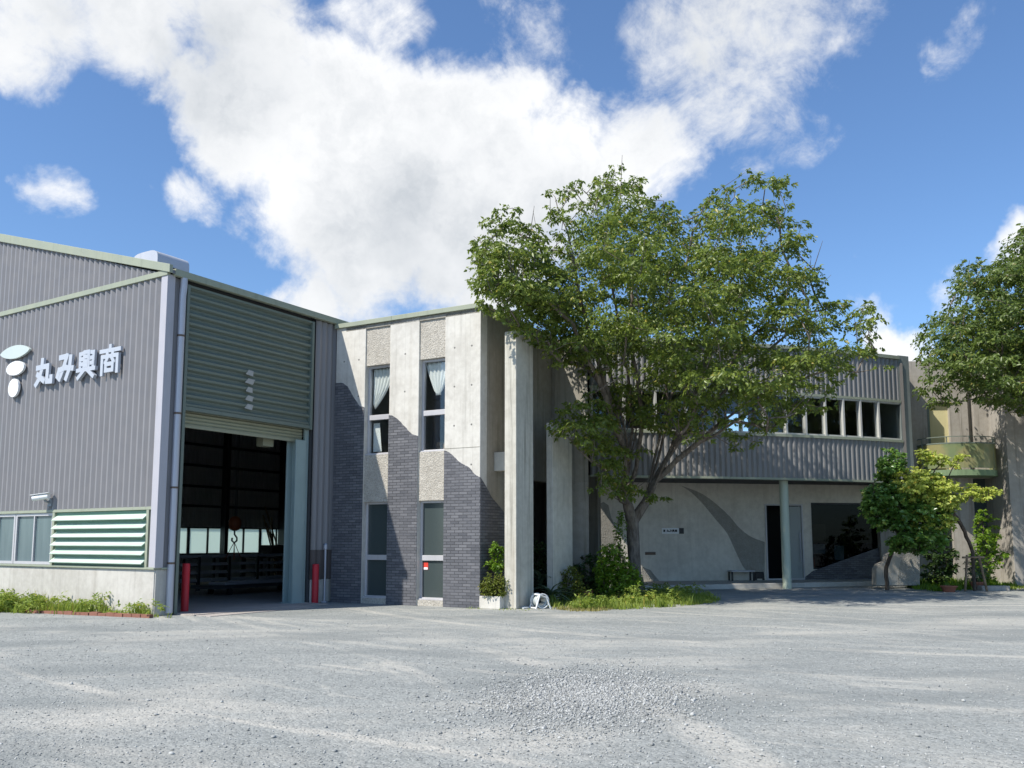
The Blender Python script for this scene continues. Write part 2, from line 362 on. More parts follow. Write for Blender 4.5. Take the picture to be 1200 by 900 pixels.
        return o

def thing(name, label, cat, loc=(0, 0, 0), rz=0.0, group=None):
    o = bpy.data.objects.new(name, None); COL.objects.link(o); o.empty_display_size = .2
    o.location = loc; o.rotation_euler = (0, 0, rz); o['label'] = label; o['category'] = cat
    if group: o['group'] = group
    return o
def tag(o, label, cat, group=None):
    o['label'] = label; o['category'] = cat
    if group: o['group'] = group
    return o
def structure(o): o['kind'] = 'structure'; return o

def corr(mb, s0, s1, zb, zt, P, period=.19, depth=.050, prof=None, phase=0.0):
    prof = prof or [(0, 0), (.18, 0), (.56, 1), (.80, 1)]
    pts = []; k = math.floor((s0 - phase) / period) - 1
    while phase + k * period < s1 + period:
        for a, d in prof: pts.append((phase + (k + a) * period, d * depth))
        k += 1
    def dep(s):
        for (a, da), (b, db) in zip(pts, pts[1:]):
            if a <= s <= b: return da + (db - da) * (s - a) / max(b - a, 1e-9)
        return 0
    seq = [(s0, dep(s0))] + [p for p in pts if s0 + 1e-4 < p[0] < s1 - 1e-4] + [(s1, dep(s1))]
    vs = []; fs = []
    for s, d in seq: vs += [P(s, d, zb(s)), P(s, d, zt(s))]
    for i in range(len(seq) - 1): fs.append((2 * i, 2 * i + 2, 2 * i + 3, 2 * i + 1))
    mb.add(vs, fs); return mb
def const(c): return lambda s: c

# ------------------------------------------------------------------ ground
g = MB(); 
xs = [-600, -60, -20, 20, 60, 600]; ys = [-600, -60, -10, 30, 60, 600]
g.add([(x, y, 0) for y in ys for x in xs], [(j * 6 + i, j * 6 + i + 1, j * 6 + 7 + i, j * 6 + 6 + i) for j in range(5) for i in range(5)])
structure(g.build('ground', M['ground']))

# ------------------------------------------------------------------ warehouse (local x along the door wall, local y along the gable)
UA = R(58.17552518733282); A = Vector((-6.981, 17.201, 0))
wh = thing('warehouse', 'grey corrugated metal warehouse with open green shutter doorway and concrete plinth', 'building', A, UA)
def WL(x, y, z): return A + Matrix.Rotation(UA, 3, 'Z') @ Vector((x, y, z))
LW, DW, EZ, RZ = 24.0, 13.0, 6.86, 8.80
def roofz(y): return EZ + (RZ - EZ) * (1 - abs(y - DW / 2) / (DW / 2))
# cores of the walls
b = MB()
b.box(.03, .20, .10, DW, 2.14, EZ)                                   # gable wall body above window band
b.prism([(.1, EZ), (DW, EZ), (DW / 2, RZ - .05)], lambda a, z, d: (d, a, z), .03, .20)
b.box(LW - .2, LW, .0, DW, 0, EZ); b.prism([(.0, EZ), (DW, EZ), (DW / 2, RZ - .05)], lambda a, z, d: (d, a, z), LW - .2, LW)
b.box(4.16, LW, .03, .15, 0, EZ)                                     # long wall beside the opening
b.box(.03, .44, .03, .12, 0, EZ); b.box(.44, 4.16, .10, .2, 4.2, EZ)
b.build('wall', M['dark'], wh)
b = MB(); corr(b, .14, DW, const(2.13), const(EZ - .03), lambda s, d, z: (-d, s, z))
corr(b, .14, DW, const(EZ + .06), lambda s: roofz(s) - .02, lambda s, d, z: (-d, s, z), phase=.08)
b.each('cladding', M['clad'], wh)
b = MB(); corr(b, 4.14, 9, const(1.25), const(EZ - .05), lambda s, d, z: (s, -d, z)); corr(b, .02, .44, const(.9), const(EZ - .05), lambda s, d, z: (s, -d - .012, z), depth=.015)
b.each('cladding', M['clad'], wh)
b = MB(); corr(b, 4.14, 9, const(.55), const(1.25), lambda s, d, z: (s, -d + .004, z)); b.build('lower_cladding', M['rust'], wh)
b = MB(); b.box(-.055, .13, -.055, .145, .93, EZ - .02); b.build('corner_trim', M['clad_trim'], wh, bevel=.008)
b = MB(); b.box(-.02, .22, .0, DW, 0, .90); b.box(0, .42, -.022, .16, 0, .898); b.box(4.2, 9, -.02, .02, 0, .55); b.build('plinth', M['conc_plinth'], wh, bevel=.012)
b = MB(); b.box(-.06, .1, -.03, DW, .90, .945); b.box(-.05, .1, .14, DW, 2.075, 2.135)
b.box(-.045, .1, .22, .30, .945, 2.075); b.box(-.045, .1, 3.47, 3.55, .945, 2.075); b.box(.1, .4, -.06, 0, .90, .94)
b.prism([(-.06, EZ - .05), (DW, EZ - .05), (DW, EZ + .06), (-.06, EZ + .06)], lambda a, z, d: (d, a, z), -.075, .0)
b.build('flashing', M['sage'], wh, bevel=.004)
# windows in the gable band
for k, y0 in enumerate((3.56, 5.06, 6.56, 8.06, 9.56)):
    fr = MB(); mp = lambda a, z, d: (d, a, z)
    fr.frame(-.015, .09, y0, y0 + 1.48, .95, 2.07, .06, mp); fr.box(-.012, .05, y0 + .72, y0 + .76, 1.0, 2.02)
    w = fr.build('window', M['alu'], wh)
    pn = MB(); pn.box(.03, .05, y0 + .05, y0 + 1.43, 1.0, 2.02); pn.build('pane', M['glass_teal'], w)
# louvre
b = MB()
for k in range(6):
    z = 1.0 + k * .178
    b.prism([(.0, z + .108), (-.118, z + .012), (-.110, z - .004), (.01, z + .088)], lambda a, zz, d: (a, d, zz), .30, 3.47)
lv = b.build('louvre', M['louvre'], wh)
b = MB(); b.box(.005, .12, .30, 3.47, .95, 2.07); b.build('louvre_back', M['louvre_shade'], lv)
# roof
b = MB()
for sg in (0, 1):
    y0, y1 = (-.12, DW / 2) if sg == 0 else (DW + .12, DW / 2)
    sl = lambda y: roofz(y) if sg == 0 else roofz(y)
    z0 = EZ - .12 * (RZ - EZ) / (DW / 2); z1 = RZ
    b.prism([(y0, z0 + .03), (y1, z1 + .03), (y1, z1 + .10), (y0, z0 + .10)], lambda a, z, d: (d, a, z), -.02, LW)
b.build('roof', M['clad_dark'], wh)
b = MB()
b.prism([(-.16, EZ - .02), (DW / 2, RZ - .07), (DW + .16, EZ - .02), (DW + .16, EZ + .15), (DW / 2, RZ + .13), (-.16, EZ + .15)], lambda a, z, d: (d, a, z), -.10, -.02)
b.build('barge_board', M['sage'], wh, bevel=.006)
b = MB(); pr = [(-.15, EZ + .10), (-.15, EZ - .04), (-.04, EZ - .04), (-.04, EZ + .10)]
b.prism(pr, lambda a, z, d: (d, a, z), .06, 5.25); b.build('gutter', M['sage'], wh, bevel=.006)
b = MB(); b.tube([(.30, -.10, EZ - .04), (.30, -.10, EZ - .22), (.30, -.075, EZ - .40), (.30, -.075, .05)], .07, 12)
dp = b.build('downpipe', M['galv'], wh, smooth=True)
b = MB()
for z in (1.0, 2.5, 4.0, 5.6): b.lathe([(.077, 0), (.077, .04)], (.30, -.075, z), 12)
b.each('pipe_bracket', M['brown'], dp)
# ventilator on the roof slope
b = MB(); zz = roofz(1.9) + .20
prof = [(.50, -.06)] + [(.50 * math.copysign(abs(math.cos(a)) ** .55, math.cos(a)), .02 + .25 * math.sin(a) ** .62) for a in [math.pi * i / 16 for i in range(17)]] + [(-.50, -.06)]
b.prism(prof, lambda a, z, d: (d, 2.08 + a * .92, zz + .05 + z), .88, 1.72)
vt = b.build('roof_ventilator', M['vent'], wh, smooth=True)
b = MB(); b.box(1.0, 1.75, 1.65, 2.35, roofz(1.5), zz - .05); b.build('ventilator_base', M['galv'], vt)
# doorway: header panel of wide green corrugation, roller shutter, steel column, jamb
b = MB(); sp = [(0, 0), (.18, .9), (.42, 1), (.62, .25), (.82, 0)]
def hp(s, d, a): return (a, -d + .06, s)
pts = MB(); corr(pts, 4.20, EZ - .16, const(.50), const(4.02), hp, .19, .085, sp); hd = pts.build('header_panel', M['green'], wh)
b = MB(); b.box(.43, .50, -.06, .12, .02, EZ - .12); b.box(4.02, 4.09, -.06, .12, 4.10, EZ - .12); b.box(.50, 4.02, -.05, .10, 4.12, 4.20); b.box(.50, 4.02, -.045, .1, EZ - .17, EZ - .12)
b.build('door_frame', M['green'], wh, bevel=.004)
rs = random.Random(3); b = MB()
for k in range(5):
    z = 4.36 + .19 * k; y = -.036
    b.add([(2.05 + rs.uniform(-.03, .03), y, z), (2.25, y, z - .02), (2.29 + rs.uniform(-.04, .04), y + .01, z + .10), (2.13, y + .01, z + .11)], [(0, 1, 2, 3)])
b.build('peeling_tape', M['tape'], hd)
b = MB(); corr(b, 3.86, 4.14, const(.50), const(4.02), lambda s, d, a: (a, .22 - d, s), .075, .03, [(0, 0), (.3, .8), (.6, 1), (.9, .3)])
b.box(.50, 4.02, .20, .26, 3.80, 3.87); b.build('roller_shutter', M['shutter'], wh)
b = MB(); b.box(3.70, 4.02, .06, .10, .02, 3.84); b.box(3.70, 4.02, .34, .38, .02, 3.84); b.box(3.85, 3.88, .10, .34, .02, 3.84); b.box(3.66, 4.06, .02, .42, .02, .04); b.box(4.02, 4.14, .10, .16, .02, 4.14)
b.build('steel_column', M['column'], wh, bevel=.004)
o = tag(MB().bbox(-.16, .16, -.12, .12, 0, .26, .01).build('hanging_box', M['shutter'], None, loc=WL(3.25, .62, 3.66)), 'small beige box hanging under the shutter at the right of the doorway', 'box'); o.rotation_euler = (0, 0, UA)
b = MB(); b.box(3.2, 3.3, .57, .67, 3.92, 4.2); b.build('box_bracket', M['steel_dark'], wh)
# inside: far wall with strip of frosted windows, girts, posts
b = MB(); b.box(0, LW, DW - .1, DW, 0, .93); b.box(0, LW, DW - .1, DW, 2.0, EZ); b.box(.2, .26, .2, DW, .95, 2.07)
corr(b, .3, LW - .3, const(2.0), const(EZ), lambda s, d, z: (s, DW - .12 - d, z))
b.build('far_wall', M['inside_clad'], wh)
b = MB()
for z in (2.75, 3.5, 4.3, 5.1, 5.9): b.box(.3, LW - .3, DW - .28, DW - .17, z, z + .09)
for x in (2.5, 7.4, 12.2, 15.2, 20): b.box(x, x + .16, DW - .45, DW - .17, .02, EZ)
b.box(15.15, 15.45, DW - .7, DW - .4, .02, EZ)
b.build('wall_frame', M['steel_dark'], wh)
x = 2.0; k = 0
while x < LW - 2:
    fr = MB(); fr.frame(DW - .10, .07, x, x + 1.74, .95, 2.0, .05, lambda a, z, d: (a, d, z)); fr.box(x + .84, x + .90, DW - .12, DW - .04, 1.0, 1.95)
    w = fr.build('far_window', M['steel_dark'], wh)
    pn = MB(); pn.box(x + .05, x + 1.69, DW - .07, DW - .06, 1.0, 1.95); pn.build('pane', M['frost'], w)
    x += 1.76; k += 1
b = MB()
for x in (3.0, 8.0, 12.5, 18.0): b.bar((x, .2, EZ - .25), (x, DW / 2, RZ - .3), .12, .25); b.bar((x, DW - .2, EZ - .25), (x, DW / 2, RZ - .3), .12, .25)
b.bar((9.0, .3, 5.75), (9.0, DW - .3, 5.75), .25, .45)
b.build('roof_truss', M['steel_dark'], wh)
# slab
ap = MB(); cs, sn = math.cos(UA), math.sin(UA)
def slab(x0, x1, y0, y1, z0, z1):
    vs = [WL(x, y, z) for z in (z0, z1) for y in (y0, y1) for x in (x0, x1)]
    ap.add(vs, [(0, 2, 3, 1), (4, 5, 7, 6), (0, 1, 5, 4), (2, 6, 7, 3), (0, 4, 6, 2), (1, 3, 7, 5)])
slab(.46, 4.16, -.62, .2, -.05, .024); slab(.22, 23.6, .2, 12.8, -.05, .02)
slab(.5, 3.4, -1.05, -.63, -.05, .012)
structure(ap.build('concrete_floor', M['conc_apron']))

# lettering on the gable
GL = {
 'maru': [[(.36, 1.0), (.34, .62), (.22, .25), (.0, .02)], [(.05, .70), (.74, .72), (.72, .10), (1.0, .08), (1.0, .26)], [(.10, .42), (.52, .14)]],
 'mi': [[(.16, .90), (.60, .92), (.38, .42), (.18, .06), (.04, .16), (.14, .40), (.55, .46), (1.0, .40)], [(.86, .86), (.82, .40), (.62, .02)]],
 'kou': [[(.10, .95), (.12, .32)], [(.10, .92), (.30, .96)], [(.12, .73), (.28, .73)], [(.12, .53), (.28, .53)], [(.90, .95), (.88, .32)], [(.70, .96), (.90, .92)], [(.72, .73), (.88, .73)], [(.72, .53), (.88, .53)],
         [(.37, .38), (.37, .98), (.63, .98), (.63, .38)], [(.44, .80), (.56, .80)], [(.44, .62), (.56, .62)], [(.44, .46), (.56, .46)], [(.0, .30), (1.0, .30)], [(.36, .24), (.06, .0)], [(.64, .24), (.94, .0)]],
 'shou': [[(.5, 1.05), (.5, .92)], [(.0, .88), (1.0, .88)], [(.34, .84), (.38, .70)], [(.66, .84), (.62, .70)], [(.10, .0), (.10, .66), (.90, .66), (.90, .04)], [(.40, .62), (.28, .42)], [(.60, .62), (.72, .42)],
          [(.32, .12), (.32, .36), (.68, .36), (.68, .12), (.32, .12)]],
}
def glyph(mb, key, a0, z0, w, h, d0, d1, mp, th):
    k = 0
    for st in GL[key]:
        for (p, q) in zip(st, st[1:]):
            P = Vector((a0 + p[0] * w, z0 + p[1] * h)); Q = Vector((a0 + q[0] * w, z0 + q[1] * h)); dd = (Q - P).normalized(); nn = Vector((-dd.y, dd.x)) * th / 2; dd *= th * .42
            k += 1
            mb.prism([tuple(P - dd - nn), tuple(Q + dd - nn), tuple(Q + dd + nn), tuple(P - dd + nn)], mp, d0, d1 + .0012 * k)
sg = thing('wall_sign', 'raised pale lettering and three-piece emblem on the grey gable wall', 'sign', WL(-.04, 3, 4.7), UA)
ms = lambda a, z, d: (-d, 5.25 - 3 - a, z - 4.7)        # a runs to the right along the gable
def ell(mb, ca, cz, ra, rz_, n, d0, d1, lens=False, tilt=0):
    P = []
    for i in range(n):
        th = 2 * math.pi * i / n; x = math.cos(th); y = math.sin(th)
        if lens: y = math.copysign((1 - x * x) ** .75, y) if abs(y) > 1e-6 else 0
        P.append((ca + ra * x * math.cos(tilt) - rz_ * y * math.sin(tilt), cz + rz_ * y * math.cos(tilt) + ra * x * math.sin(tilt)))
    mb.prism(P, ms, d0, d1)
b = MB(); ell(b, -.07, 5.83, .62, .155, 36, .05, .10, True); b.build('emblem_leaf', M['emblem_green'], sg)
b = MB(); ell(b, -.01, 5.44, .37, .165, 36, .05, .10); b.build('emblem_oval', M['white'], sg)
b = MB(); ell(b, -.03, 4.98, .215, .215, 32, .05, .10); b.build('emblem_disc', M['white'], sg)
for key, a0, w in (('maru', .86, .60), ('mi', 1.68, .58), ('kou', 2.46, .62), ('shou', 3.26, .66)):
    b = MB(); glyph(b, key, a0 + .02, 4.95 + (.0 if key != 'mi' else .03), w, .56, .04, .09, ms, .118 if key in ('maru', 'mi') else .088); b.build('letter', M['letter'], sg)
# security camera
cc = thing('security_camera', 'white bullet security camera on a bracket above the gable window', 'camera', WL(-.04, 3.65, 2.30), UA)
b = MB(); b.box(-.03, .02, -.07, .07, -.09, .09); b.tube([(-.03, 0, .0), (-.12, 0, .02), (-.17, .02, .10)], .025, 8); b.build('bracket', M['plastic_grey'], cc)
b = MB(); b.tube([(-.12, -.12, .13), (-.28, .20, .08)], .062, 14); b.build('camera_body', M['white'], cc, smooth=True)
b = MB(); b.bar((-.11, -.15, .20), (-.29, .23, .15), .15, .012); b.build('sun_shield', M['white'], cc)
# bollards
for i, (px, py, h, lab) in enumerate(((216, 717.5, 1.0, 'red steel bollard at the near left side of the open doorway'), (369, 707, .92, 'red steel bollard before the corrugated wall right of the doorway'))):
    p = gnd(px, py); b = MB(); b.lathe([(.078, 0), (.078, h - .03), (.072, h - .008), (.05, h)], n=20)
    bo = b.build('bollard', M['red'], None, smooth=True, loc=p); tag(bo, lab, 'bollard', 'red bollards beside the warehouse doorway')
p = gnd(364, 707); b = MB(); b.tube([(0, 0, 0), (0, 0, 1.25)], .025, 8); b.lathe([(.03, 1.25), (.05, 1.26), (.05, 1.36), (.02, 1.4)]); b.box(-.06, .06, -.06, .06, 0, .03)
tag(b.build('standpipe', M['galv'], None, loc=WL(4.62, -.07, 0)), 'thin grey standpipe beside the red bollard at the corrugated wall', 'pipe')
# things inside the warehouse
def inside(name, lab, cat, x, y, z=.02, rz=0, grp=None): return thing(name, lab, cat, WL(x, y, z), UA + rz, grp)
hk = inside('crane_hook', 'orange hoist block with hook and slings hanging inside the warehouse', 'crane hook', 6.2, 5.0, 1.55)
b = MB(); b.lathe([(.05, .20), (.13, .24), (.18, .36), (.18, .48), (.12, .58), (.04, .62)], n=14); b.build('hook_block', M['orange'], hk, smooth=True)
b = MB(); b.tube([(0, 0, .20), (0, 0, .10), (.09, 0, .0), (.09, 0, -.08), (0, 0, -.14), (-.09, 0, -.08), (-.08, 0, .0)], .025, 8); b.build('hook', M['steel_dark'], hk, smooth=True)
b = MB(); b.tube([(0, 0, .6), (0, 0, 4.0)], .012, 6); b.tube([(.05, 0, .6), (.05, 0, 4.0)], .012, 6); b.build('cable', M['steel_dark'], hk)
b = MB()
for q in ((-.28, .05), (-.05, -.05), (.07, .05), (.28, 0)): b.tube([(0, 0, -.12), (q[0], q[1], -.62)], .01, 6)
b.build('sling', M['orange'], hk)
rk = inside('steel_rack', 'dark rack stacked with long steel bars inside the warehouse', 'rack', 8.2, 6.6, .02)
for x in (-2.2, -1.1, 0, 1.1, 2.2):
    b = MB()
    for y in (-.35, .35): b.box(x - .04, x + .04, y - .04, y + .04, 0, .98)
    for z in (.25, .48, .72, .95): b.box(x - .03, x + .03, -.35, .35, z - .03, z)
    b.build('rack_frame', M['steel_dark'], rk)
b = MB(); r2 = random.Random(5)
for z in (.25, .48, .72, .95):
    for k in range(7):
        y = -.32 + k * .105; b.box(-2.6 - r2.uniform(0, .5), 2.5 + r2.uniform(0, .6), y - .03, y + .03, z + .005, z + .03 + r2.uniform(.01, .06))
b.build('steel_bars', M['galv'], rk)
wb = inside('workbench', 'dark steel workbench with machine box beyond the bar rack', 'workbench', 11.5, 8.5, .02)
b = MB(); b.box(-1.6, 1.6, -.5, .5, .85, .92)
b.build('tabletop', M['steel_dark'], wb)
for x in (-1.5, 1.5):
    for y in (-.42, .42): b = MB(); b.box(x - .05, x + .05, y - .05, y + .05, 0, .85); b.build('leg', M['steel_dark'], wb)
b = MB(); b.box(-.9, .5, -.3, .3, .92, 1.30); b.build('machine_box', M['dark'], wb)
pp = inside('leaning_pipes', 'bundle of rusty pipes leaning against the far posts in the warehouse', 'pipes', 13.4, 10.6)
b = MB()
for k in range(6): b.tube([(r2.uniform(-.3, .2), r2.uniform(-.2, .1), 0), (.2 + .09 * k, 1.4, 2.4 + r2.uniform(-.6, .5))], .03, 8)
b.build('pipe_bundle', M['wood'], pp)
ld = inside('low_trolley', 'low dark trolley with flat steel plates on the warehouse floor', 'trolley', 6.4, 4.2, .02)
b = MB(); b.box(-1.9, 1.7, -.45, .45, .18, .27); b.build('deck', M['steel_dark'], ld)
for x in (-1.3, 1.2):
    for y in (-.38, .38): b = MB(); b.tube([(x, y - .03, .09), (x, y + .03, .09)], .09, 14); b.build('wheel', M['black'], ld)
b = MB(); b.box(-1.4, 1.2, -.3, .35, .272, .33); b.box(-.9, 1.0, -.25, .2, .332, .36); b.build('steel_plates', M['galv'], ld)
mc = inside('control_cabinet', 'grey machine cabinet near the blue-green column inside the warehouse', 'cabinet', 8.3, 2.6, .02)
b = MB(); b.bbox(-.4, .4, -.35, .35, .1, 1.1, .02); b.build('cabinet_body', M['steel_dark'], mc)
b = MB(); b.box(-.5, .5, -.45, .4, 1.1, 1.15); b.build('tabletop', M['galv'], mc)
b = MB(); b.tube([(.0, -.1, 1.15), (.05, -.1, 1.75)], .04, 10); b.build('red_lever', M['red'], mc)

# ------------------------------------------------------------------ office building (local x = depth, local y to the left)
CA = R(61.3417607); B = Vector((-.706, 19.219, 0))
ob = thing('office_building', 'two storey concrete building with dark slate brick base and tall narrow windows', 'building', B, CA)
def CL(x, y, z): return B + Matrix.Rotation(CA, 3, 'Z') @ Vector((x, y, z))
CT = 6.70; YL = 4.16
my = lambda a, z, d: (d, a, z)                           # front plane maps: a = local y, d = local x
bays = [(2.52, 3.25), (.95, 1.67)]
piers = [(3.25, YL), (1.67, 2.52), (0.0, .95)]
b = MB()
for k, (y0, y1) in enumerate(piers): b.box(0, .30, y0, y1, 0, CT)
b.each('pier', M['conc_light'], ob, bevel=.012)
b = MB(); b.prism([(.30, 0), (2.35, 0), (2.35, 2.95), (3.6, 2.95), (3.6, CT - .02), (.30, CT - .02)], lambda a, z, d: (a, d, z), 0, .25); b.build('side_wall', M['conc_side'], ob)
b = MB(); b.box(.30, 2.3, .255, .30, 0, 6.6); b.box(.31, 2.3, 3.55, 3.75, 0, 6.6); b.box(2.15, 2.3, .3, 3.55, 0, 6.6); b.box(.31, 2.15, .3, 3.55, 2.9, 3.02); b.box(.31, 2.15, .3, 3.55, 6.45, 6.6)
b.build('room_shell', M['room'], ob)
b = MB()
for y0, y1 in bays: b.box(.035, .30, y0, y1, 5.68, CT); b.box(.035, .30, y0, y1, 2.38, 3.50)
b.each('spandrel', M['conc_spandrel'], ob)
b = MB()
for y0, y1 in bays: b.box(.03, .30, y0, y1, 0, .13)
b.each('window_base', M['conc_spandrel'], ob)
b = MB(); b.box(-.06, 3.66, -.03, 2.45, CT, CT + .11); b.box(-.06, 3.8, 2.453, YL + .03, CT - .002, CT + .108); b.build('parapet_cap', M['sage'], ob, bevel=.006)
b = MB(); b.box(.0, 3.7, .05, YL - .3, CT - .1, CT - .01); b.build('roof', M['conc_side'], ob)
# slate brick facing with a wavy top line
def wavy(pts, n=10, amp=.012, seed=1):
    r = random.Random(seed); out = []
    for (p, q) in zip(pts, pts[1:]):
        for i in range(n): tt = i / n; out.append((p[0] + (q[0] - p[0]) * tt, p[1] + (q[1] - p[1]) * tt + (r.uniform(-amp, amp) if i else 0)))
    return out + [pts[-1]]
pol = [(YL, 0), (3.255, 0)] + wavy([(3.255, 4.66), (3.42, 4.72), (3.62, 4.98), (3.78, 5.22), (3.95, 5.32), (YL, 5.34)], 5, .01, 2)
b = MB(); b.prism(pol, my, -.014, .0)
pol = [(2.515, 0), (1.675, 0)] + wavy([(1.675, 3.88), (1.85, 3.93), (2.05, 4.12), (2.25, 4.30), (2.40, 4.40), (2.515, 4.42)], 5, .01, 3); b.prism(pol, my, -.014, 0)
pol = [(.945, 0), (-.014, 0)] + wavy([(-.014, 2.86), (.12, 2.92), (.30, 3.10), (.50, 3.20), (.68, 3.34), (.82, 3.46), (.945, 3.50)], 5, .01, 4); b.prism(pol, my, -.014, 0)
b.each('brick_facing', M['brick_y'], ob)
mx = lambda a, z, d: (a, d, z)
pol = [(2.34, 0), (-.0, 0)] + wavy([(-.0, 2.86), (.30, 2.62), (.55, 2.40), (.85, 2.25), (1.15, 2.08), (1.6, 1.6), (2.34, 1.3)], 5, .01, 5)
b = MB(); b.prism(pol, mx, -.014, 0.0); b.build('brick_facing', M['brick_x'], ob)
b = MB(); b.box(-.003, .0, 0, .945, 3.532, 3.548); b.box(-.003, 0, 1.675, 2.515, 3.6, 3.606); b.each('pour_joint', M['conc_side'], ob)
# windows
for (y0, y1) in bays:
    for (z0, z1, up) in ((3.50, 5.68, True), (.13, 2.38, False)):
        ms_ = z0 + (z1 - z0) * .42
        fr = MB(); fr.frame(.13, .09, y0, y1, z0, z1, .055, my); fr.box(.12, .22, y0 + .055, y1 - .055, ms_ - .06, ms_ + .06); fr.box(.06, .13, y0 - .0, y1 + .0, z0 - .0, z0 + .03)
        w = fr.build('window', M['alu'], ob, bevel=.004)
        pn = MB(); pn.box(.17, .18, y0 + .055, y1 - .055, z0 + .055, ms_ - .06); pn.box(.17, .18, y0 + .055, y1 - .055, ms_ + .06, z1 - .055)
        pn.build('pane', M['glass'] if up else M['glass_dark'], w)
        if up:
            b = MB(); n = 24; rows = 14; top = z1 - .06; left = y0 > 2
            vs = []; fs = []
            for j in range(rows + 1):
                tt = j / rows
                if left:      # gathered towards the left edge low down
                    ya = y1 - .07; yb = y0 + .07 + (y1 - y0 - .2) * (tt ** 1.8); ln = 1.0
                    zz_ = top - tt * (.98 if True else 0)
                else:         # pulled together in the middle with a knot
                    c = (y0 + y1) / 2 - .02; hw = (.31 * (1 - tt) ** .8 + .05) if tt < .86 else .07
                    ya = c + hw; yb = c - hw; zz_ = top - tt * .78
                for i in range(n + 1):
                    ss = i / n; fold = .022 * math.sin(ss * 34) * (1 - .35 * tt)
                    vs.append((.25 + fold, ya + (yb - ya) * ss, zz_ + (.0 if not left else .14 * tt * (1 - ss))))
            for j in range(rows):
                for i in range(n): a = j * (n + 1) + i; fs.append((a, a + 1, a + n + 2, a + n + 1))
            b.add(vs, fs); cu = b.build('curtain', M['curtain'], w, smooth=True)
            cu.modifiers.clear(); md = cu.modifiers.new('solid', 'SOLIDIFY'); md.thickness = .006
            if left:
                b = MB(); b.add([(.27, y1 - .08, z0 + .8), (.27, y1 - .26, z0 + .8), (.26, y1 - .34, z0 + .1), (.27, y1 - .08, z0 + .1)], [(0, 1, 2, 3)]); q = b.build('curtain', M['curtain'], w); q.modifiers.new('solid', 'SOLIDIFY').thickness = .006
            else:
                b = MB(); b.box(.6, 1.0, y0 + .2, y1 - .1, z0 - .2, z0 + .28); b.build('cabinet', M['wood'], w)
        elif y0 < 2:
            b = MB(); b.box(.164, .168, y1 - .20, y1 - .075, ms_ - .27, ms_ - .10); st = b.build('sticker', M['red_sticker'], w)
            b = MB(); b.box(.162, .1638, y1 - .19, y1 - .085, ms_ - .265, ms_ - .215); b.build('sticker_note', M['white'], st)
# fins, beam, recessed stair wall
fb_ = MB(); fb_.box(.18, 1.0, -.81, -.52, 0, 6.12); fb_.build('fin_wall', M['conc_fin'], ob, bevel=.01)

fb_ = MB(); fb_.box(2.05, 3.15, -.79, -.62, 0, 4.28); fb_.build('fin_wall', M['conc_fin'], ob, bevel=.01)
b = MB(); b.box(.62, .9, -.52, 0, 3.04, 3.47); b.build('beam', M['conc_fin'], ob, bevel=.01)
CI = Matrix.Rotation(-CA, 3, 'Z')
def c2(X, Y): q = CI @ (Vector((X, Y, 0)) - B); return (q.x, q.y)
st_poly = [c2(1.10, 22.34), c2(1.925, 21.9), c2(2.32, 26.7), c2(1.3, 26.7)]
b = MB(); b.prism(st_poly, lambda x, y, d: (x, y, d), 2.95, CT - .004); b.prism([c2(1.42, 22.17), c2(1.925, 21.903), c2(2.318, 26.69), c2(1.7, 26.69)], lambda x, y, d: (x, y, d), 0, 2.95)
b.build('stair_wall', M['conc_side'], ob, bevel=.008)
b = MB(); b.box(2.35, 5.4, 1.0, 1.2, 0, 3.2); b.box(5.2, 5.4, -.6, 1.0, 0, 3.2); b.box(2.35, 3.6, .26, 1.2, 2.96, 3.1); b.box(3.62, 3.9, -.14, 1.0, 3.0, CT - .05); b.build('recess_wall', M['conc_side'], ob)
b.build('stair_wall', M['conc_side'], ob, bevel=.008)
b = MB(); b.box(-.02, .15, -.52, -.002, 0, .27); b.box(.15, .9, -.52, -.45, 0, .268); pl = b.build('planter_wall', M['conc_light'], ob, bevel=.01)
b = MB(); b.box(.15, .9, -.45, -.015, 0, .22); b.build('soil', M['bark_dark'], ob)

# ------------------------------------------------------------------ curved wing with canopy
cw = thing('curved_wing', 'curved grey ribbed upper storey on a concrete ground floor with recessed entrance', 'building', (7.5, 27.5, 0))
CX, RR, CY = -1.2, 34.0, 0.0
CY = 26.4 + math.sqrt(RR ** 2 - (7.38 - CX) ** 2)         # arc through (7.38, 26.4), bulging towards the viewer
def arc(X, off=0.0):
    th = math.asin((X - CX) / RR); r = RR + off
    return (CX + r * math.sin(th), CY - r * math.cos(th))
def arcP(s, d, z): x, y = arc(s, d); return (x - 7.5, y - 27.5, z)
X0, X1 = 2.3, 12.75
prof2 = [(0, 0), (.30, 0), (.62, 1), (.88, 1)]
b = MB(); corr(b, X0, X1, const(3.38), const(4.66), arcP, .172, .045, prof2); b.build('cladding', M['clad_wing'], cw)
b = MB(); corr(b, X0, X1, const(6.05), const(7.42), arcP, .172, .045, prof2); b.build('cladding', M['clad_wing'], cw)
def arcbox(mb, s0, s1, d0, d1, z0, z1, n=24):
    vs = []
    for i in range(n + 1):
        s = s0 + (s1 - s0) * i / n
        vs += [arcP(s, d0, z0), arcP(s, d1, z0), arcP(s, d1, z1), arcP(s, d0, z1)]
    fs = [(0, 1, 2, 3), tuple(n * 4 + i for i in (3, 2, 1, 0))]
    for i in range(n):
        for k in range(4): fs.append((i * 4 + k, i * 4 + (k + 1) % 4, i * 4 + 4 + (k + 1) % 4, i * 4 + 4 + k))
    mb.add(vs, fs); return mb
b = MB(); arcbox(b, X0, X1, -.20, -.01, 3.40, 4.64); arcbox(b, X0, X1, -.2, -.01, 6.06, 7.40); b.build('upper_wall', M['dark'], cw)
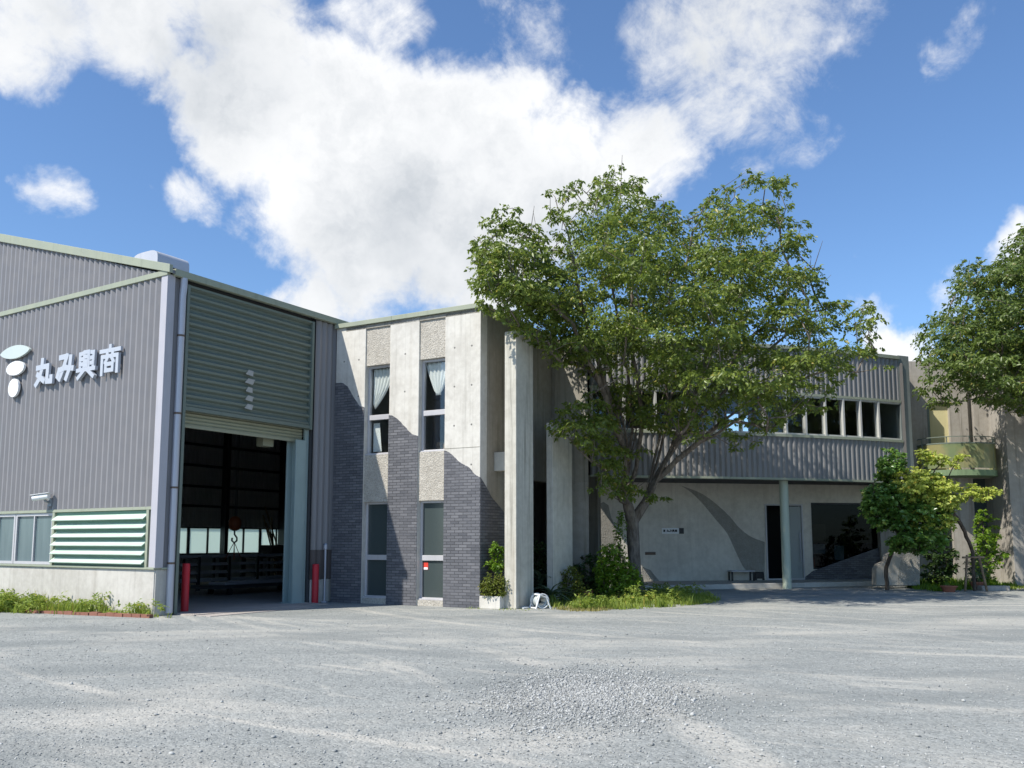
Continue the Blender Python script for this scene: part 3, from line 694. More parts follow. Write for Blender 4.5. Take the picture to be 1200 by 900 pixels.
b = MB(); arcbox(b, X0 - .02, X1, -.06, .075, 4.655, 4.735); arcbox(b, X0 - .02, X1, -.06, .06, 5.97, 6.045); arcbox(b, X0 - .02, X1, -.25, .085, 7.42, 7.53); arcbox(b, X0 - .02, X1, -.2, .07, 3.32, 3.385); b.build('flashing', M['sage'], cw)
# floor, ceiling, back wall of the upper room
def wl(X): return 28.6 + (X - 2.6) * .192              # line of the ground floor wall
def slab2(mb, z0, z1, front=-.15, back=4.0, x0=X0, x1=X1, n=16):
    vs = []
    for i in range(n + 1):
        s = x0 + (x1 - x0) * i / n; a = arcP(s, front, 0)
        vs += [(a[0], a[1], z0), (s - 7.5, wl(s) + back - 27.5, z0), (s - 7.5, wl(s) + back - 27.5, z1), (a[0], a[1], z1)]
    fs = [(0, 1, 2, 3), tuple(n * 4 + i for i in (3, 2, 1, 0))]
    for i in range(n):
        for k in range(4): fs.append((i * 4 + k, i * 4 + (k + 1) % 4, i * 4 + 4 + (k + 1) % 4, i * 4 + 4 + k))
    mb.add(vs, fs)
b = MB(); slab2(b, 3.50, 3.62); b.build('floor_slab', M['room'], cw)
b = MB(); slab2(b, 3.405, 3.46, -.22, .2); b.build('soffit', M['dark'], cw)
b = MB(); slab2(b, 6.62, 6.74); slab2(b, 7.30, 7.38); b.build('roof', M['room'], cw)
b = MB(); zb0, zb1 = 3.62, 6.62
def vw(x0, x1, z0, z1, off, th=.15):
    b.add([(x - 7.5, wl(x) + off + o - 27.5, z) for z in (z0, z1) for x, o in ((x0, 0), (x1, 0), (x1, th), (x0, th))], [(3, 2, 1, 0), (4, 5, 6, 7), (0, 1, 5, 4), (1, 2, 6, 5), (2, 3, 7, 6), (3, 0, 4, 7)])
vw(X0, 8.35, zb0, zb1, 3.8); vw(9.25, 15.6, zb0, zb1, 3.8); vw(8.35, 9.25, zb0, 4.6, 3.8); vw(8.35, 9.25, 6.4, zb1, 3.8)
b.prism([(12.73, 28.25), (12.88, 28.25), (15.75, 35.0), (15.6, 35.0)], lambda x, y, d: (x - 7.5, y - 27.5, d), 3.5, 7.3)
b.prism([(12.6, 28.3), (12.8, 28.3), (15.6, 35.0), (12.6, 34.5)], lambda x, y, d: (x - 7.5, y - 27.5, d), 6.63, 6.73); b.prism([(12.6, 28.3), (12.8, 28.3), (15.6, 35.0), (12.6, 34.5)], lambda x, y, d: (x - 7.5, y - 27.5, d), 3.51, 3.61)
b.box(X0 - 7.5, X0 - 7.4, -.9 - 1, 4.5, 3.5, 7.3); b.build('room_wall', M['room'], cw)
b = MB()
for x in (4.5, 7.5, 10.6): b.box(x - 7.5, x - 7.5 + 1.2, .9, 1.0, 6.42, 6.47)
b.each('ceiling_lamp', M['white'], cw)
# window band
ws = [2.32, 3.3, 4.25, 5.2, 6.15, 6.95, 7.72, 8.45, 9.12, 9.82, 10.48, 11.12, 11.82, 12.73]
for i, (a, c) in enumerate(zip(ws, ws[1:])):
    fr = MB(); arcbox(fr, a, a + .062, -.10, .05, 4.735, 5.97, 1); arcbox(fr, a + .062, c, -.09, .03, 4.735, 4.785, 2); arcbox(fr, a + .062, c, -.09, .03, 5.92, 5.97, 2)
    w = fr.build('window', M['alu_white'], cw)
    pn = MB(); arcbox(pn, a + .062, c, -.05, -.04, 4.785, 5.92, 2); pn.build('pane', M['glass'], w)
ex, ey = arc(X1); b = MB(); b.add([(x - 7.5, y - 27.5, z) for z in (3.2, 7.56) for x, y in ((ex - .02, ey - .06), (ex + .42, ey + .12), (ex + .42, ey + 3), (ex - .02, ey + 3))], [(3, 2, 1, 0), (4, 5, 6, 7), (0, 1, 5, 4), (1, 2, 6, 5), (2, 3, 7, 6), (3, 0, 4, 7)])
b.build('end_panel', M['end_grey'], cw, bevel=.01)
b = MB(); b.lathe([(.135, .0), (.135, 3.42)], (8.48 - 7.5, 27.15 - 27.5, 0), 24); b.build('support_pole', M['pole_green'], cw, smooth=True)
# ground floor wall, swept patches, door, window
wr = Matrix.Rotation(math.atan(.192), 4, 'Z'); KX = math.sqrt(1 + .192 ** 2)
gw = bpy.data.objects.new('ground_floor_wall', None)   # replaced below by a mesh part
bpy.data.objects.remove(gw)
def wp(X, z, d):    # point on the ground floor wall: X world, d out of the wall (towards the viewer is negative)
    return (X - 7.5 - .192 / KX * d * 0 + 0 - d * .192 / KX, wl(X) - 27.5 + d / KX, z)
DX0, DX1 = at(897, 640, 29.8).x, at(943, 640, 29.9).x; GX0, GX1 = at(953, 640, 30).x, at(1041, 640, 30.4).x
b = MB()
for (x0, x1, z0, z1) in ((2.35, DX0, 0, 3.40), (DX0, DX1, 2.72, 3.40), (DX1, GX0, 0, 3.40), (GX0, GX1, 2.78, 3.40), (GX0, GX1, 0, .5), (GX1, 13.6, 0, 3.40)):
    b.prism([(x0, z0), (x1, z0), (x1, z1), (x0, z1)], wp, 0, .25)
b.build('ground_floor_wall', M['conc_wall'], cw)
b = MB(); b.prism([(DX0 - .1, .1), (GX1 + 2.6, .1), (GX1 + 2.6, 3.4), (DX0 - .1, 3.4)], wp, 2.2, 2.3); b.prism([(GX1 + .05, .1), (GX1 + .2, .1), (GX1 + .2, 3.3), (GX1 + .05, 3.3)], wp, .26, 2.2); b.prism([(DX0, .0), (GX1, .0), (GX1, .12), (DX0, .12)], wp, .26, 2.2); b.prism([(DX0 - .1, .1), (DX0, .1), (DX0, 3.0), (DX0 - .1, 3.0)], wp, .26, 2.2); b.build('lobby_wall', M['dark'], cw)
def WPX(px, py): # photo point on this wall -> (X, z)
    d = ray(px, py); tt = (wl(0) - 0) / (d.y - .192 * d.x); return (d.x * tt, EYE + d.z * tt)
def spline(pts, n=5):
    out = []
    P = [pts[0]] + list(pts) + [pts[-1]]
    for i in range(1, len(P) - 2):
        p0, p1, p2, p3 = [Vector(q) for q in P[i - 1:i + 3]]
        for k in range(n):
            u = k / n; out.append(tuple(.5 * ((2 * p1) + (p2 - p0) * u + (2 * p0 - 5 * p1 + 4 * p2 - p3) * u * u + (-p0 + 3 * p1 - 3 * p2 + p3) * u ** 3)))
    return out + [tuple(pts[-1])]
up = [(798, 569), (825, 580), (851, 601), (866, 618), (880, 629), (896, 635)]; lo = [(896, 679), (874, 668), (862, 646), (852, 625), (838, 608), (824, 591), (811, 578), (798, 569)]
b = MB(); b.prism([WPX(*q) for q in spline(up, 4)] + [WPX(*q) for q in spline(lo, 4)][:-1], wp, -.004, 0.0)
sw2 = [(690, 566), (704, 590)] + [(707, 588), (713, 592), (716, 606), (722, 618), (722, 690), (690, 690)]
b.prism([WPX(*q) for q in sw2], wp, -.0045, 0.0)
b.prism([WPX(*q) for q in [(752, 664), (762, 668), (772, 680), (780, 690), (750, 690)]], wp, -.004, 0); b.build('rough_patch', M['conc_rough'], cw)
b = MB(); b.prism([WPX(*q) for q in [(938, 680), (953, 669), (975, 661), (1000, 652), (1020, 645), (1036, 640), (1050, 640), (1050, 688), (938, 688)]], wp, -.02, 0.0); b.build('slate_ramp_facing', M['brick_x'], cw)
fr = MB(); fr.frame(-.03, .1, DX0, DX1, .15, 2.72, .05, wp); fr.prism([(DX0 + .60, .15), (DX0 + .66, .15), (DX0 + .66, 2.67), (DX0 + .60, 2.67)], wp, -.03, .05)
dr = fr.build('entrance_door', M['alu'], cw)
b = MB(); b.prism([(DX0 + .68, .17), (DX1 - .06, .17), (DX1 - .06, 2.64), (DX0 + .68, 2.64)], wp, .0, .03); lf = b.build('door_leaf', M['door_grey'], dr)
b = MB(); q = wp(DX1 - .14, 1.2, -.05); b.tube([(q[0], q[1], .75), (q[0], q[1], 1.75)], .018, 8); b.build('handle', M['galv'], lf)
fr = MB(); fr.frame(.06, .08, GX0, GX1, .5, 2.78, .05, wp); w = fr.build('shop_window', M['black'], cw)
b = MB(); b.prism([(GX0 + .05, .55), (GX1 - .05, .55), (GX1 - .05, 2.73), (GX0 + .05, 2.73)], wp, .10, .11); b.build('pane', M['glass_tint'], w)
b = MB(); b.prism([(GX0 + .05, 1.45), (GX0 + .8, 1.5), (GX0 + .8, 2.05), (GX0 + .05, 2.05)], wp, .5, .53); b.build('brown_board', M['brown'], w)
b = MB(); b.prism([(GX0 + .9, .8), (GX0 + 1.25, .8), (GX0 + 1.25, 1.3), (GX0 + .9, 1.3)], wp, .16, .165); b.prism([(GX0 + .1, 1.0), (GX0 + .7, 1.02), (GX0 + .7, 1.35), (GX0 + .1, 1.35)], wp, .4, .41); b.build('notice', M['letter'], w)
b = MB(); b.prism([(GX0 + .06, .55), (GX0 + .22, .55), (GX0 + .22, .9), (GX0 + .06, .9)], wp, .3, .4); b.build('red_box', M['red_sticker'], w)
# platform
P1, P2 = gnd(752, 692.5), gnd(1030, 686.5)
pf = [(P1.x, P1.y), (P2.x, P2.y), (12.6, wl(12.6)), (P1.x, wl(P1.x))]
b = MB(); b.prism(pf, lambda a, z, d: (a, z, d), 0, .15); structure(b.build('entrance_step', M['conc_plinth'], bevel=.015))
# sign plate and mail slot
sx, sz = WPX(775.5, 625.5); ex_, ez_ = WPX(801, 618.8); rzw = math.atan(.192)
sgn = thing('name_plate', 'small white name plate with dark lettering on the shaded concrete wall', 'sign', (sx, wl(sx), sz), rzw)
Ls = (ex_ - sx) * KX; Hs = ez_ - sz
b = MB(); b.box(0, Ls * .78, -.02, 0, 0, Hs); b.build('plate', M['white'], sgn)
b = MB(); b.box(Ls * .785, Ls, -.025, 0, -.0, Hs); b.build('dark_panel', M['black'], sgn)
b = MB(); mg = lambda a, z, d: (a, -d, z)
b.box(.05, .115, -.023, -.0202, Hs * .3, Hs * .72)
for k, key in enumerate(('maru', 'mi', 'kou', 'shou')): glyph(b, key, .17 + k * .095, Hs * .32, .075, Hs * .4, .0205, .0215, mg, .014)
b.build('lettering', M['black'], sgn)
mx0, mz0 = WPX(756, 650.3); mx1, mz1 = WPX(768, 646.8)
b = MB(); b.box(0, (mx1 - mx0) * KX, -.025, .0, 0, mz1 - mz0); b.box(.03, (mx1 - mx0) * KX - .03, -.035, -.025, .02, mz1 - mz0 - .02)
ml = b.build('mail_slot', M['brown'], None, loc=(mx0, wl(mx0), mz0)); ml.rotation_euler = (0, 0, rzw); tag(ml, 'brown metal mail slot in the concrete wall right of the big tree trunk', 'mail slot')
# bench and chair
bp = gnd(869, 680.5, .15); bn = thing('bench', 'small low bench with pale top and dark legs against the concrete wall', 'bench', (bp.x, bp.y, .15), rzw)
b = MB(); b.bbox(-.42, .42, -.16, .16, .30, .345, .008); b.build('seat', M['galv'], bn)
for x in (-.38, .38):
    for y in (-.12, .12): b = MB(); b.box(x - .025, x + .025, y - .025, y + .025, 0, .30); b.build('leg', M['black'], bn)
bp = gnd(886.5, 679.5, .15); ch = thing('chair', 'dark upholstered low chair beside the bench at the entrance', 'chair', (bp.x, bp.y, .15), rzw)
b = MB(); b.bbox(-.18, .18, -.25, .2, .05, .28, .03); b.build('seat', M['black'], ch)
b = MB(); b.prism([(-.18, .28), (.18, .28), (.19, .56), (.08, .52), (-.06, .54), (-.18, .60)], lambda a, z, d: (a, d, z), .10, .2); b.build('backrest', M['black'], ch)
b = MB(); b.box(-.18, -.10, -.25, -.2, 0, .05); b.box(.10, .18, -.25, -.2, 0, .05); b.box(-.18, .18, .12, .2, 0, .05); b.build('foot', M['black'], ch)
# stepped wall at the end of the platform
sp_ = [at(px, py, 27.2) for px, py in [(1027, 686), (1027, 667), (1031, 661), (1039, 658), (1041, 650), (1049, 647), (1053, 643), (1058, 641), (1078, 638), (1078, 686)]]
b = MB(); b.prism([(q.x, max(q.z, 0)) for q in sp_], lambda a, z, d: (a, d, z), 27.2, 27.55); o = b.build('stepped_wall', M['conc_plinth2'], bevel=.01); tag(o, 'low concrete wall with a ragged stepped edge at the right end of the platform', 'wall')
b = MB(); sp2 = [at(px, py, 27.2) for px, py in [(1052, 682), (1053, 668), (1056, 655), (1055, 650), (1059, 645), (1077, 642), (1077, 685), (1052, 685)]]
b.prism([(q.x, max(q.z, 0.004)) for q in sp2], lambda a, z, d: (a, d, z), 27.194, 27.2); b.build('rough_patch', M['conc_rough'], o)

# ------------------------------------------------------------------ right hand concrete building with balcony
YR = 29.4
rb = thing('concrete_building', 'weathered concrete building with yellow door and balcony at the right edge', 'building', (16, YR, 0))
def rx(px, Y=YR): return at(px, 600, Y).x - 16
def rzz(py, Y=YR): return at(600, py, Y).z
b = MB()
dl, drr = rx(1094), rx(1119); sl0, sl1 = rx(1141), rx(1148); wl0, wl1 = rx(1144), rx(1166)
zf = 3.78
b.box(rx(1066), dl, 0, .3, zf, 7.6); b.box(dl, drr, 0, .3, 6.15, 7.6); b.box(drr, sl0, 0, .3, zf, 7.6); b.box(sl0, sl1, 0.2, .3, zf, 7.6); b.box(sl1, rx(1168), 0, .3, zf, 7.6)
b.box(rx(1066) - .6, rx(1168), 1.0, 1.28, 0, zf); b.box(rx(1066), rx(1168), 0.0, 1.3, zf - .2, zf - .004)
b.box(rx(1117), rx(1143), .05, .5, 0, zf - .2)
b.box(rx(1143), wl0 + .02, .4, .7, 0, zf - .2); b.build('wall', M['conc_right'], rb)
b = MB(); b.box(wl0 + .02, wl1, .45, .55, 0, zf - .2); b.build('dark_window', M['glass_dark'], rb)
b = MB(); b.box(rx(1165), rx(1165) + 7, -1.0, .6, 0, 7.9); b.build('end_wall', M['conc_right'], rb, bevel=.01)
b = MB(); b.box(dl + .0, drr, .12, .17, zf, 6.15); dd_ = b.build('balcony_door', M['yellow'], rb)
b = MB(); b.box(dl - .04, dl + .03, -.02, .2, zf, 6.15); b.build('door_jamb', M['green'], dd_)
# balcony: bowed slab, acrylic panel, rail
bc = [(rx(1078), 0.0)] + [(rx(1078) + (rx(1164) - rx(1078)) * (.5 - .5 * math.cos(math.pi * i / 16)), -1.15 * math.sin(math.pi * i / 16) ** .7) for i in range(1, 16)] + [(rx(1164), 0.0)]
b = MB(); b.prism(bc, lambda a, y, d: (a, y, d), zf - .19, zf); bs = b.build('balcony', M['slab_green'], rb)
def bowband(mb, z0, z1, off, th):
    n = len(bc); vs = []
    cx_ = (rx(1078) + rx(1164)) / 2
    for (a, y) in bc:
        k = 1 + off; k2 = k + th
        vs += [(cx_ + (a - cx_) * k, y * k, z0), (cx_ + (a - cx_) * k2, y * k2, z0), (cx_ + (a - cx_) * k2, y * k2, z1), (cx_ + (a - cx_) * k, y * k, z1)]
    fs = [(0, 1, 2, 3), tuple((n - 1) * 4 + i for i in (3, 2, 1, 0))]
    for i in range(n - 1):
        for q in range(4): fs.append((i * 4 + q, i * 4 + (q + 1) % 4, i * 4 + 4 + (q + 1) % 4, i * 4 + 4 + q))
    mb.add(vs, fs)
b = MB(); bowband(b, zf + .06, zf + .86, -.03, .012); b.build('acrylic_panel', M['balcony'], bs)
b = MB(); bowband(b, zf + .86, zf + .90, -.035, .025); bowband(b, zf + 1.08, zf + 1.105, -.03, .015)
for i in (1, 5, 8, 12, 15): b.box(bc[i][0] * 1 - .015, bc[i][0] + .015, bc[i][1] * .95 - .01, bc[i][1] * .95 + .02, zf, zf + 1.09)
b.build('railing', M['green'], bs)

# ------------------------------------------------------------------ vegetation
def np_mesh(name, verts, faces, mat, parent=None, loc=(0, 0, 0)):
    me = bpy.data.meshes.new(name); nv = len(verts); nf = len(faces); k = faces.shape[1]
    me.vertices.add(nv); me.vertices.foreach_set('co', np.ascontiguousarray(verts, dtype=np.float32).ravel())
    me.loops.add(nf * k); me.loops.foreach_set('vertex_index', np.ascontiguousarray(faces, dtype=np.int32).ravel())
    me.polygons.add(nf); me.polygons.foreach_set('loop_start', np.arange(0, nf * k, k, dtype=np.int32)); me.polygons.foreach_set('loop_total', np.full(nf, k, dtype=np.int32))
    me.update(); me.validate(); me.materials.append(mat)
    o = bpy.data.objects.new(name, me); COL.objects.link(o); o.location = loc
    if parent: o.parent = parent
    return o
def unit(a): return a / np.maximum(np.linalg.norm(a, axis=-1, keepdims=True), 1e-9)
def leaves(rng, cent, rad, dens, size, up=.75, droop=.25, flat=.55, wid=.5):
    """leaf sprays: every clump carries short twigs, every twig two ranks of leaves. Returns verts, quads->tris"""
    V = []
    for c, r in zip(cent, rad):
        ns = max(3, int(dens * r * r * 9)); per = 9
        th = rng.uniform(0, 2 * np.pi, ns); zz = rng.uniform(-.7, 1, ns)
        d = np.stack([np.cos(th) * np.sqrt(1 - zz ** 2 * .6), np.sin(th) * np.sqrt(1 - zz ** 2 * .6), zz * flat], 1); d = unit(d)
        start = c + d * (r * rng.uniform(.1, .75, (ns, 1))) * np.array([1, 1, flat + .2]); ln = rng.uniform(.35, .7, (ns, 1)) * min(r, .6)
        tt = np.linspace(.1, 1, per)
        P = start[:, None, :] + d[:, None, :] * (ln[:, None, :] * tt[None, :, None]); P[:, :, 2] -= droop * ln * (tt ** 2)[None, :]
        D = np.repeat(d[:, None, :], per, 1); side = unit(np.cross(D, np.array([0, 0, 1.]) + rng.normal(0, .25, D.shape)))
        sg = np.where(np.arange(per) % 2 == 0, 1., -1.)[None, :, None]
        L = unit(side * sg * .9 + D * .55 + rng.normal(0, .28, D.shape)); L[:, :, 2] -= droop * rng.uniform(.4, 2.6, L.shape[:2])
        V.append(np.concatenate([P.reshape(-1, 3), unit(L).reshape(-1, 3)], 1))
    A_ = np.concatenate(V); P = A_[:, :3] + rng.normal(0, .02, (len(A_), 3)); L = A_[:, 3:]
    nrm = unit(np.array([-.26, -.30, up]) + rng.normal(0, .52, P.shape)); W_ = unit(np.cross(nrm, L)); N_ = np.cross(L, W_)
    s = size * rng.uniform(.65, 1.3, (len(P), 1))
    base = P; tip = P + L * s - N_ * s * .12; m = P + L * s * .45
    lft = m + W_ * s * wid * .5 + N_ * s * .07; rgt = m - W_ * s * wid * .5 + N_ * s * .07
    verts = np.stack([base, rgt, tip, lft], 1).reshape(-1, 3); n = len(P); i = np.arange(n)[:, None] * 4
    tris = np.concatenate([i + np.array([[0, 1, 2]]), i + np.array([[0, 2, 3]])], 1).reshape(-1, 3)
    return verts, tris
def inpoly(x, y, P):
    c = False; j = len(P) - 1
    for i in range(len(P)):
        if (P[i][1] > y) != (P[j][1] > y) and x < (P[j][0] - P[i][0]) * (y - P[i][1]) / (P[j][1] - P[i][1]) + P[i][0]: c = not c
        j = i
    return c
def edged(x, y, P):
    best = 1e9
    for a, c in zip(P, P[1:] + P[:1]):
        dx, dy = c[0] - a[0], c[1] - a[1]; l = dx * dx + dy * dy; tt = max(0, min(1, ((x - a[0]) * dx + (y - a[1]) * dy) / l)) if l else 0
        best = min(best, math.hypot(x - a[0] - tt * dx, y - a[1] - tt * dy))
    return best
def clumps_in(r, polys, depth, n, mind, rmin=.28, rmax=.7, holes=(), emin=7):
    xs = [p[0] for P in polys for p in P]; ys = [p[1] for P in polys for p in P]; out = []; tries = 0
    while len(out) < n and tries < n * 60:
        tries += 1; x = r.uniform(min(xs), max(xs)); y = r.uniform(min(ys), max(ys))
        P = next((P for P in polys if inpoly(x, y, P)), None)
        if P is None: continue
        if any(((x - hx) / ha) ** 2 + ((y - hy) / hb) ** 2 < 1 for hx, hy, ha, hb in holes): continue
        e = edged(x, y, P)
        if e < emin: continue
        yc, hd = depth(x, y); Y = yc + hd * r.uniform(-1, 1) * min(1, .25 + e / 60)
        p = at(x, y, Y); rr = max(rmin, min(rmax, e * Y / 1026 * 1.0))
        if all((p - q).length > mind * (.6 + .4 * rr / rmax) for q, _ in out): out.append((p, rr))
    return out

def skeleton(r, limbs, targets, step=.35, tip=.011, expo=2.15, wob=.10, bare=0):
    pos = []; par = []; plen = []
    def add(p, q): pos.append(Vector(p)); par.append(q); plen.append(0 if q < 0 else plen[q] + (pos[-1] - pos[q]).length); return len(pos) - 1
    def chain(q, p1, wobble):
        p0 = pos[q].copy(); d = p1 - p0; n = max(1, int(d.length / step)); pr = q
        pd = (p0 - pos[par[q]]).normalized() if par[q] >= 0 else d.normalized()
        for i in range(1, n + 1):
            tt = i / n; p = p0.lerp(p1, tt) + pd * (d.length * .22 * tt * (1 - tt) * 1.6) + Vector((r.gauss(0, 1), r.gauss(0, 1), r.gauss(0, .6))) * wobble * step * (0 if i == n else 1)
            pr = add(p, pr)
        return pr
    named = {}
    for nm, src, pts in limbs:
        if src is None: q = add(pts[0], -1); pts = pts[1:]
        else:
            q = min(named[src], key=lambda i: (pos[i] - pts[0]).length)
        ids = [q]
        for p in pts:
            a = len(pos); q = chain(q, Vector(p), wob * .5); ids += list(range(a, q + 1))
        named[nm] = ids
    root_end = named[limbs[0][0]][-1]; fork = pos[root_end]
    forbid = set(named[limbs[0][0]][:-2]); tips = []
    for p, rr in sorted(targets, key=lambda c: (c[0] - fork).length):
        arr = np.array([tuple(q) for q in pos]); d = np.linalg.norm(arr - np.array(tuple(p)), axis=1)
        cost = d + .12 * np.array(plen) + np.where(arr[:, 2] > p.z + .15, .8 * (arr[:, 2] - p.z), 0) + np.where(d < .12, .3, 0)
        for i in forbid: cost[i] = 1e9
        tips.append(chain(int(np.argmin(cost)), p, wob))
    for k in range(bare):
        q = r.choice(tips); 
        for _ in range(r.randint(2, 7)): q = par[q] if par[par[q]] >= 0 else q
        if q in forbid: continue
        d = Vector((r.gauss(0, .5), r.gauss(0, .5), r.uniform(.5, 1.3))).normalized(); chain(q, pos[q] + d * r.uniform(.4, .95), wob)
    n = len(pos); kids = [[] for _ in range(n)]
    for i, q in enumerate(par):
        if q >= 0: kids[q].append(i)
    rad = [0.0] * n
    for i in range(n - 1, -1, -1):
        rad[i] = tip if not kids[i] else sum(rad[k] ** expo for k in kids[i]) ** (1 / expo)
    mb = MB(); 
    starts = [(i, None) for i in range(n) if par[i] < 0]
    while starts:
        i, pr = starts.pop(); path = [] if pr is None else [pr]; path.append(i); c = i
        while kids[c]:
            ks = sorted(kids[c], key=lambda k: -rad[k]); starts += [(k, c) for k in ks[1:]]; c = ks[0]; path.append(c)
        rr = [rad[k] for k in path]
        if pr is not None: rr[0] = min(rad[pr], rad[i] * 1.25)
        rr[-1] *= .45
        mx_ = max(rr); mb.tube([pos[k] for k in path], rr, 12 if mx_ > .1 else (7 if mx_ > .03 else 4), cap=False)
    return mb, rad

def plant_mesh(o, parent): o.parent = parent; o.location = o.location - parent.location; return o
def rel(mb, loc): mb.v = [(v[0] - loc[0], v[1] - loc[1], v[2] - loc[2]) for v in mb.v]; return mb

# main zelkova
r = random.Random(11); rng = np.random.default_rng(4)
crown = [(548, 300), (553, 285), (572, 266), (580, 250), (600, 244), (622, 256), (632, 272), (644, 292), (656, 292), (650, 262), (640, 242), (636, 220), (650, 222), (668, 211), (678, 214), (674, 232), (690, 222), (706, 205), (718, 197), (736, 201), (752, 211), (766, 230), (790, 237), (798, 255), (812, 272), (822, 248), (826, 228), (845, 220), (862, 226), (866, 207), (890, 199), (906, 206), (929, 207), (926, 222), (912, 236), (920, 250), (946, 254), (950, 270), (945, 290), (960, 304), (956, 325), (970, 340), (977, 360), (1000, 352), (1020, 353), (1029, 375), (1020, 400), (1032, 427), (1020, 440), (990, 432), (975, 452), (967, 480), (940, 482), (915, 507), (880, 500), (850, 505), (835, 498), (808, 520), (785, 505), (770, 470), (740, 440), (712, 430), (690, 440), (672, 432), (640, 410), (612, 397), (600, 387), (575, 372), (560, 352), (550, 335), (560, 315)]
low = [(640, 490), (660, 470), (690, 452), (712, 466), (728, 490), (720, 510), (745, 520), (776, 512), (770, 530), (735, 545), (740, 560), (770, 575), (800, 572), (797, 585), (770, 592), (735, 590), (712, 588), (682, 575), (700, 562), (690, 532), (645, 512)]
lowr = [(850, 500), (890, 495), (905, 515), (870, 540), (845, 525)]
def dep_main(x, y):
    yc = 21.2 - min(1, max(0, 690 - x) / 115) * 3.2 - max(0, y - 430) / 160 * .2 - max(0, x - 850) / 180 * 1.0
    hd = 3.2 * math.sqrt(max(.03, 1 - ((x - 800) / 262) ** 2)) * (1 if y < 450 else .6)
    if x < 690: hd = min(hd, 1.4)
    if x > 850: hd = min(hd, 1.7)
    return yc, hd
TB = at(745, 697, 23.7); TB.z = 0
leftp = [q for q in crown if q[0] < 668] + [(668, 240)]
leftp = [(548, 300), (553, 285), (572, 266), (580, 250), (600, 244), (622, 256), (632, 272), (644, 292), (660, 300), (690, 310), (700, 440), (690, 446), (672, 434), (640, 412), (612, 397), (600, 387), (575, 372), (560, 352), (550, 335), (560, 315)]
cl = clumps_in(r, [crown], dep_main, 380, .90, .24, .64, [(702, 360, 20, 36), (810, 290, 12, 30), (660, 322, 12, 22), (880, 405, 18, 22), (765, 330, 10, 20)])
cl += clumps_in(r, [leftp], dep_main, 70, .5, .22, .52); cl += clumps_in(r, [crown], dep_main, 210, .5, .16, .34, emin=3)
midp = [(690, 440), (740, 440), (775, 470), (800, 520), (770, 515), (735, 500), (700, 470)]
for (a, c) in zip(crown, crown[1:] + crown[:1]):          # ragged tips along the outline
    for k in range(max(1, int(math.hypot(c[0] - a[0], c[1] - a[1]) / 11))):
        q = r.random(); x = a[0] + (c[0] - a[0]) * q; y = a[1] + (c[1] - a[1]) * q
        if y > 440 and x < 780: continue
        ox, oy = x - 790, y - 400; l = math.hypot(ox, oy); e = r.uniform(-14, 5); yc, hd = dep_main(x, y)
        cl.append((at(x + ox / l * e, y + oy / l * e, yc + hd * r.uniform(-.5, .5)), r.uniform(.14, .26)))
cl += clumps_in(r, [midp], lambda x, y: (22.6, 2.0), 26, .5, .25, .5)
cl += clumps_in(r, [low], lambda x, y: (19.95 + min(2.5, max(0, x - 685) / 22), .45), 130, .34, .20, .44); cl += clumps_in(r, [lowr], lambda x, y: (22.2, .5), 5, .4, .2, .4)
cl = [c for c in cl if not (c[0].x < -.5 and c[0].y > 18.95 and c[0].z < 7.1)]
T = lambda *a: [at(*q) for q in a]
